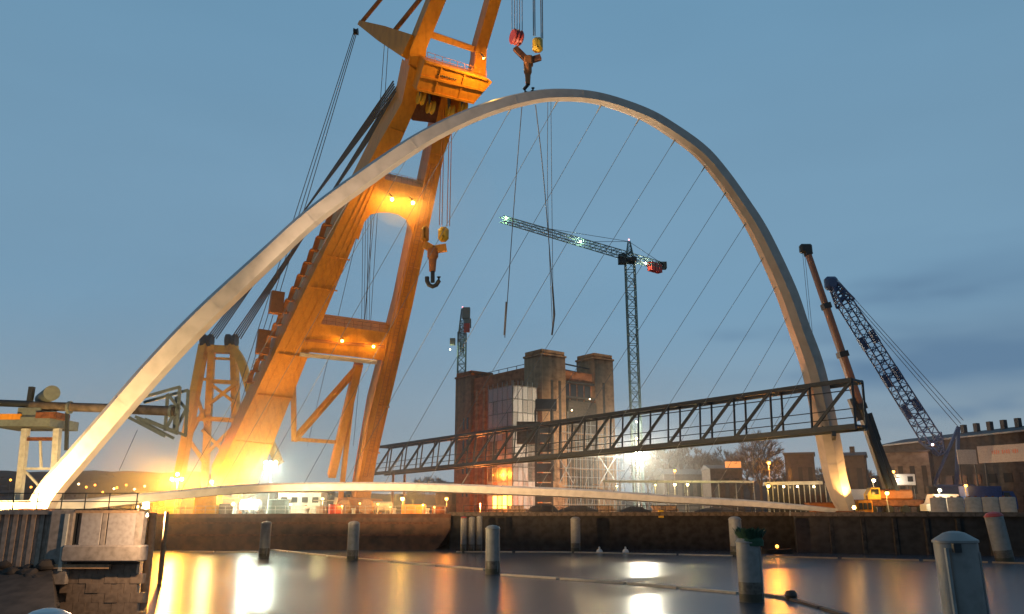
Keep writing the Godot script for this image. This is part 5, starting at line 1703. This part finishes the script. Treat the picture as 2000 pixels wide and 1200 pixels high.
func build_posts() -> void:
	var d := 24.0
	var b := G(1862, d, 0)
	var n := post(b, S(78, 1060, d), P(1846, 1038, d).y, "largest and nearest grey mooring post with a domed cap at the right", Vector3(-0.06, 0, 0), null, true)
	box("lifting_slot", P(1869, 1071, d - 0.57), Vector3(0.22, 0.24, 0.12), M.dark_steel, n)
	bar("guide_rail", b + Vector3(-0.5, -1, 0.42), b + Vector3(-0.56, 4.0, 0.42), 0.1, 0.08, M.grey_paint, n)
	# weed-topped post
	b = W(1469, 1176)
	d = -b.z
	n = post(b, S(46, 1100, d), P(1466, 1048, d).y, "grey mooring post with a tuft of green weed on top")
	var st := start()
	for k in 150:
		var a := rng.randf() * TAU
		var rr := sqrt(rng.randf()) * S(22, 1040, d)
		var p := P(1466, 1050, d) + Vector3(cos(a) * rr, -0.05 - rng.randf() * 0.25 * rr, sin(a) * rr)
		var v := Vector3(cos(a) * 0.5, 0.8, sin(a) * 0.5).normalized() * rng.randf_range(0.35, 0.9)
		var s := Vector3(-sin(a), 0, cos(a)) * rng.randf_range(0.03, 0.08)
		tri(st, p - s, p + s, p + v, p - v.cross(s) * 5.0, -1)
		tri(st, p + s * 0.5, p + v * 0.7 + s * 3.0, p + v * 0.9 - s, p - v.cross(s) * 5.0, -1)
	stuff(made("weed_tuft", st, M.weed, n))
	st = start()
	add_lathe(st, P(1466, 1056, d), [[S(24, 1040, d), -0.3], [S(25, 1040, d), 0.0], [S(19, 1040, d), 0.25], [0.05, 0.4]], 20)
	made("weed_mat", st, M.weed, n)
	for q in [[1440, 1086, 24, 1009, "grey mooring post right behind the weed-topped one"], [1125, 1078, 19, 1010, "lone grey mooring post before the dark quay, below the mill scaffold"], [962, 1122, 28, 1026, "grey mooring post in the middle of the picture"], [688, 1095, 22, 1018, "grey mooring post before the barge, below the orange legs"], [515, 1090, 20, 1018, "grey mooring post before the barge, under the white floodlight"]]:
		b = W(q[0], q[1])
		d = -b.z
		post(b, S(q[2], 1050, d), P(q[0], q[3], d).y, q[4])
	for q in [[905, 12, 1009, "thin mooring post with a red cap, left of three together"], [921, 12, 1010, "thin pale mooring post, middle of three together"], [936, 11, 1008, "thin pale mooring post, right of three together"]]:
		b = W(q[0], 1079)
		d = -b.z
		post(b, S(q[1], 1050, d), P(q[0], q[2], d).y, q[3], Vector3.ZERO, M.red if q[0] == 905 else null)
	b = W(1964, 1098)
	d = -b.z
	post(b, S(33, 1050, d), P(1940, 1000, d).y, "leaning grey mooring post with a red cap at the right edge", P(1939, 1000, d) - Vector3(b.x, P(1939, 1000, d).y, b.z), M.red)
	b = G(120, 17.5, 0)
	post(b, 1.15, P(120, 1189, 17.5).y, "top of a pale mooring post at the bottom left corner", Vector3.ZERO, M.van_white, true)
	# floating booms between the posts
	var booms := [
		[[[530, 1075], [688, 1092], [950, 1114]], 0.45, "floating boom that slants from the barge to the middle post", M.boom_pale],
		[[[978, 1124], [1225, 1141], [1446, 1161]], 0.5, "floating boom between the middle post and the weed-topped post", M.boom_pale],
		[[[1494, 1164], [1546, 1172], [1680, 1212]], 0.4, "dark floating boom that runs from the weed-topped post to the bottom edge", M.dark_steel],
		[[[888, 1079], [1120, 1080], [1434, 1087]], 0.5, "far floating boom before the dark quay", M.boom_pale],
		[[[1494, 1088], [1800, 1096], [2080, 1104]], 0.5, "far floating boom before the right quay", M.timber],
		[[[335, 1079], [505, 1080]], 0.5, "short floating boom under the barge", M.timber]]
	for q in booms:
		var pts: Array = q[0]
		var a := W(pts[0][0], pts[0][1])
		var t := thing("floating_boom", a, q[2], "boom", "floating booms between the mooring posts")
		for i in pts.size() - 1:
			var u := W(pts[i][0], pts[i][1])
			var v := W(pts[i + 1][0], pts[i + 1][1])
			var k := int(maxf(2, u.distance_to(v) / 6.0))
			for j in k: bar("boom_log", u.lerp(v, (j + 0.03) / k) + Vector3(0, 0.03, 0), u.lerp(v, (j + 0.97) / k) + Vector3(0, 0.03, 0), q[1], 0.18, q[3], t)
	var k2 := W(1546, 1172)
	st = start()
	add_lathe(st, k2, [[0.05, -0.1], [0.3, 0.0], [0.36, 0.25], [0.25, 0.5], [0.02, 0.55]], 14)
	tag(made("mooring_float", st, M.algae, self), "small dark float where the boom bends near the weed-topped post", "float")

# ---------------------------------------------------------------- goods on the barge
func crate(called: String, label: String, cat: String, x: float, d: float, s: Vector3, m: Material, turn := 0.0) -> Node3D:
	var p := G(x, d, 4.7)
	var t := thing(called, p, label, cat)
	var b := Basis(Vector3.UP, turn)
	var st := start()
	add_soft_box(st, p + Vector3(0, s.y / 2, 0), s, 0.05, b)
	made("box", st, m, t)
	var n := int(s.x / 0.7)
	for k in n: box("rib", p + b * Vector3(-s.x / 2 + (k + 0.5) * s.x / n, s.y / 2, s.z / 2 + 0.03), Vector3(0.14, s.y * 0.86, 0.07), m, t, b)
	return t

func tank(called: String, label: String, x: float, d: float, r: float, l: float, m: Material) -> void:
	var p := G(x, d, 4.7)
	var t := thing(called, p, label, "tank")
	var st := start()
	add_lathe(st, p + Vector3(0, r + 0.25, 0), [[0.05, -l / 2 - r * 0.3], [r * 0.7, -l / 2 - r * 0.15], [r, -l / 2], [r, l / 2], [r * 0.7, l / 2 + r * 0.15], [0.05, l / 2 + r * 0.3]], 18, Basis(Vector3.UP, Vector3.RIGHT, Vector3.BACK))
	made("shell", st, m, t)
	for s in [-0.3, 0.3]: box("saddle", p + Vector3(l * s, 0.25, 0), Vector3(0.3, 0.5, r * 1.6), M.dark_steel, t)

func build_barge_goods() -> void:
	crate("yellow_container", "bright yellow container on the barge under the left flood lamp", "container", 405, 116.5, Vector3(3.2, 2.6, 2.4), M.yellow)
	crate("brown_container", "brown container on the barge at its left end", "container", 322, 119, Vector3(3.6, 2.4, 2.4), M.orange_dull, 0.2)
	crate("steel_locker", "low dark locker on the barge right of the yellow container", "locker", 445, 116, Vector3(2.2, 1.4, 1.4), M.plate)
	crate("green_locker", "green grey locker on the barge below the white floodlight", "locker", 545, 117, Vector3(2.8, 2.0, 1.8), M.green_grey, 0.1)
	crate("red_crate", "red crate on the barge left of the right crane leg", "crate", 655, 116, Vector3(1.8, 1.3, 1.4), M.red, 0.4)
	crate("tool_crate", "small timber crate on the barge near the red crate", "crate", 628, 117.5, Vector3(1.2, 1.1, 1.2), M.timber, -0.3)
	crate("orange_skip", "orange skip on the barge under the amber lamp", "skip", 808, 117, Vector3(3.4, 1.3, 2.0), M.orange, 0.05)
	crate("rope_chest", "low brown chest at the right end of the barge", "chest", 858, 116, Vector3(2.0, 1.0, 1.4), M.rust)
	tank("white_tank", "white horizontal tank on the barge below the white floodlight", 488, 117, 0.85, 2.6, M.van_white)
	tank("grey_tank", "grey horizontal tank on the barge right of the orange legs", 745, 119, 0.75, 2.8, M.grey_paint)
	# deck house with windows
	var p := G(590, 124, 4.7)
	var t := thing("deck_house", p, "pale deck house with dark windows in the middle of the barge", "deck house")
	var st := start()
	add_soft_box(st, p + Vector3(0, 1.6, 0), Vector3(6.5, 3.2, 4), 0.12)
	made("house_wall", st, M.cream, t)
	box("roof", p + Vector3(0, 3.3, 0), Vector3(7.0, 0.2, 4.5), M.grey_paint, t)
	for k in 4: box("window", p + Vector3(-2.3 + k * 1.55, 2.0, 2.02), Vector3(0.9, 0.8, 0.08), M.glass_dark, t)
	# bollards on deck and cable drums
	for q in [[600, 0], [690, 1], [770, 2], [835, 3]]:
		p = G(q[0], 114.6, 4.7)
		st = start()
		add_lathe(st, p, [[0.3, 0.0], [0.3, 0.1], [0.2, 0.15], [0.2, 0.55], [0.32, 0.65], [0.32, 0.75], [0.02, 0.8]], 14)
		tag(made("deck_bollard", st, M.cream, self), ["first deck bollard, left of the right crane leg", "second deck bollard, below the right crane leg", "third deck bollard, near the amber lamp", "fourth deck bollard, near the right end of the barge"][q[1]], "bollard", "bollards on the barge deck")
	for q in [[715, 116], [672, 119]]:
		p = G(q[0], q[1], 4.7)
		st = start()
		add_lathe(st, p + Vector3(0, 1.0, 0), [[0.1, -0.6], [1.0, -0.6], [1.0, -0.5], [0.55, -0.48], [0.55, 0.48], [1.0, 0.5], [1.0, 0.6], [0.1, 0.6]], 18, Basis(Vector3.RIGHT, Vector3.BACK, Vector3.UP))
		tag(made("cable_drum", st, M.timber, self), "cable drum on the barge " + ("right of the right crane leg" if q[0] == 715 else "just left of the right crane leg"), "cable drum")
	# derrick post with pale boom
	p = G(650, 115.5, 4.7)
	t = thing("pale_derrick", p, "pale leaning derrick post on the barge left of the right leg", "derrick")
	bar("derrick_post", p, P(657, 972, 115.5), 0.4, 0.4, M.cream, t)
	bar("derrick_arm", P(612, 978, 115.5), P(655, 978, 115.5), 0.15, 0.15, M.cream, t)
	# flood lamps on masts
	var m := lamp_post(345, 938, 117, Color(1.0, 0.68, 0.23), 620, 0.24, 60, "blinding yellow floodlight at the left base of the crane", "floodlight_mast", 4.7)
	for q in [[-0.7, 0.1], [0.7, 0.1], [0.0, 0.8]]: bulb(m, P(345, 938, 117) + Vector3(q[0], q[1], 0), 0.24, Color(1.0, 0.8, 0.4), 0, 60)
	m = lamp_post(528, 914, 117, WHITE_GREEN, 95, 0.24, 60, "blinding white floodlight mast right of the crane's left leg", "floodlight_mast", 4.7)
	for q in [[-0.7, 0.0], [0.7, 0.0], [-0.7, 0.7], [0.0, 0.7], [0.7, 0.7]]: bulb(m, P(528, 914, 117) + Vector3(q[0], q[1], 0), 0.24, WHITE_GREEN, 0, 60)
	lamp_post(413, 942, 120, Color(1.0, 0.85, 0.5), 90, 0.24, 30, "smaller yellow lamp between the two blinding floodlights", "work_lamp", 4.7)
	lamp_post(488, 978, 115, WHITE_GREEN, 45, 0.22, 24, "pale lamp beside the white tank on the barge", "work_lamp", 4.7)
	lamp_post(786, 975, 116, SODIUM, 28, 0.24, 34, "bright amber lamp at the right part of the barge", "work_lamp", 4.7)
	lamp_post(872, 975, 118, AMBER, 26, 0.22, 18, "smaller amber lamp at the right end of the barge", "work_lamp", 4.7)
	lamp_post(703, 984, 115.5, AMBER, 10, 0.16, 8, "small amber lamp at the foot of the right crane leg", "work_lamp", 4.7)
	lamp_post(630, 975, 118, Color(1, 0.9, 0.6), 14, 0.16, 10, "small cream lamp on the barge left of the derrick", "work_lamp", 4.7)
	lamp_post(738, 985, 115.5, AMBER, 8, 0.16, 8, "small amber lamp near the grey tank", "work_lamp", 4.7)
	var k := 0
	for q in [[567, 986, 115.2, WHITE_GREEN, 4], [597, 990, 114.8, AMBER, 3], [668, 989, 114.9, SODIUM, 4], [762, 990, 115.0, AMBER, 3], [826, 987, 115.4, SODIUM, 4], [848, 991, 114.6, AMBER, 3]]:
		lamp_post(q[0], q[1], q[2], q[3], q[4], 0.13, 9, ["tiny pale lamp left of the white deck house", "tiny amber lamp below the deck house windows", "tiny yellow lamp beside the red crate", "tiny amber lamp below the bright amber lamp", "tiny yellow lamp on the orange skip's right", "tiny amber lamp near the right end of the barge"][k], "deck_lamp", 4.7)
		k += 1
	# working lights high on the quay side that light the crane's front
	var lp := lamp_post(455, 985, 114.4, SODIUM, 0, 0.22, 26, "yellow lamp on the barge edge that shines up the left leg", "work_lamp", 4.7)
	var sp := SpotLight3D.new()
	sp.name = "beam"
	sp.light_color = SODIUM
	sp.light_energy = 1100
	sp.spot_angle = 30
	sp.spot_angle_attenuation = 0.8
	sp.spot_range = 300
	sp.spot_attenuation = 2.0
	sp.light_size = 0.22
	sp.shadow_enabled = true
	lp.add_child(sp)
	var from := P(455, 985, 114.4) + Vector3(0, 0.1, -0.3)
	sp.transform = Transform3D(Basis.looking_at(J(690, 400) - from), from - lp.position)

# ---------------------------------------------------------------- hill and town
func build_hillside() -> void:
	var n := FastNoiseLite.new()
	n.seed = 5; n.frequency = 0.02
	var st := start()
	var ridge := func(x: float, d: float) -> float:
		var p := 1000.0 + x / (d * cos(TILT)) * F
		var y := 921.0 if p < 330 else lerpf(921, 962, smoothstep(330, 620, p))
		y = lerpf(y, 968, smoothstep(620, 900, p))
		y = lerpf(y, 925, smoothstep(1250, 1650, p))
		return y + n.get_noise_2d(x, 0) * 6.0
	var prev := []
	for k in 91:
		var x := lerpf(-620, 640, k / 90.0)
		var col := []
		for q in [[520.0, -1.0], [560.0, 0.35], [610.0, 0.8], [660.0, 1.0], [760.0, 0.9], [900.0, 0.2]]:
			var h: float = P(1000, ridge.call(x, 660.0), 660.0).y
			col.append(Vector3(x, QUAY + (h - QUAY) * q[1] + n.get_noise_2d(x * 2, q[0]) * 2.0, -q[0]))
		if prev:
			for i in col.size() - 1: quad(st, prev[i], col[i], col[i + 1], prev[i + 1], (prev[i] + col[i + 1]) / 2 - Vector3(0, 50, 0), 1)
		prev = col
	tag(struct("hills", st, M.hill), "dark low hills of the town behind the river")
	var proto: Node3D = null
	for k in 18:
		var x := rng.randf_range(-70, 330) if k < 14 else rng.randf_range(560, 720)
		var d := rng.randf_range(545, 640)
		var u := (d - 520.0) / 140.0
		var g := G(x, d)
		var yr: float = P(1000, ridge.call(g.x, 660.0), 660.0).y
		var y := QUAY + (yr - QUAY) * clampf(lerpf(-0.2, 1.0, u), 0.0, 0.9)
		var t: Node3D
		if proto == null:
			t = house("town_house", "small dark house with pitched roof on the far hillside", Vector3(-5, 0, 0), Vector3(5, 0, 0), 8, 6, 3, M.brick, M.slate, 3, 2, "houses on the far hillside", 1)
			t.position = Vector3.ZERO
			proto = t
		else:
			t = proto.duplicate()
			t.name = numbered("town_house")
			add_child(t, true)
		t.position = Vector3(g.x, y - 0.5, g.z)
		t.rotation.y = rng.randf_range(-0.5, 0.5)
	var lp := [[153, 946], [168, 952], [185, 948], [222, 955], [228, 953], [246, 948], [262, 956], [60, 952], [20, 938], [112, 941], [200, 962], [90, 958], [282, 950], [310, 940]]
	for k in lp.size():
		var p := P(lp[k][0], lp[k][1], 538)
		var rank := 0
		for q in lp: rank += int(q[0] < lp[k][0])
		var t := thing("town_lamp", Vector3(p.x, QUAY - 1.0, p.z), NTH[rank] + " street lamp from the left on the far hillside", "lamp", "street lamps on the far hillside")
		rod("pole", Vector3(p.x, QUAY - 1.0, p.z), p, 0.1, M.lamp_house, t)
		var s := SphereMesh.new()
		s.radius = 0.7; s.height = 1.4; s.radial_segments = 10; s.rings = 6
		put("lamp_globe", s, glow(AMBER if k % 3 else WARM, 5.0), t, Transform3D(Basis(), p))

# ---------------------------------------------------------------- the lit mist over the works
func build_mist() -> void:
	var m := 0
	for q in [[P(350, 925, 118), Vector3(30, 24, 20), 0.009], [P(528, 910, 118), Vector3(24, 20, 18), 0.006], [P(440, 905, 119), Vector3(50, 38, 36), 0.002], [P(470, 880, 121), Vector3(74, 60, 52), 0.0012], [P(520, 830, 121), Vector3(116, 100, 84), 0.0007], [J(780, 385) + jib_n * 2.0, Vector3(9, 7, 7), 0.025], [J(780, 385) + jib_n * 2.0, Vector3(15, 12, 11), 0.007], [J(780, 385) + jib_n * 2.0, Vector3(26, 22, 18), 0.0018], [P(786, 975, 116), Vector3(14, 11, 10), 0.012], [P(1250, 890, 184), Vector3(30, 26, 24), 0.003], [P(1250, 890, 184), Vector3(52, 44, 40), 0.002], [P(1600, 935, 128), Vector3(64, 24, 52), 0.0015]]:
		var f := FogVolume.new()
		f.name = numbered("river_mist")
		f.shape = RenderingServer.FOG_VOLUME_SHAPE_ELLIPSOID
		f.size = q[1]
		var fm := FogMaterial.new()
		fm.density = q[2]
		fm.albedo = Color(0.97, 0.97, 0.97)
		f.material = fm
		add_child(f)
		f.position = q[0]
		tag(f, ["lit mist round the blinding yellow floodlight", "lit mist round the blinding white floodlight", "inner part of the lit mist over the barge", "lit mist over the barge and the crane's feet", "thin outer mist round the floating crane", "lit mist close to the lamps of the upper crossbeam", "thinner mist round the lamps of the upper crossbeam", "faint outer mist round the upper crossbeam", "lit mist round the amber lamp on the barge", "lit mist round the white floodlight right of the mill", "thin outer mist at the right end of the mill", "thin low mist round the lamps of the right quay"][m], "", "", "stuff")
		m += 1
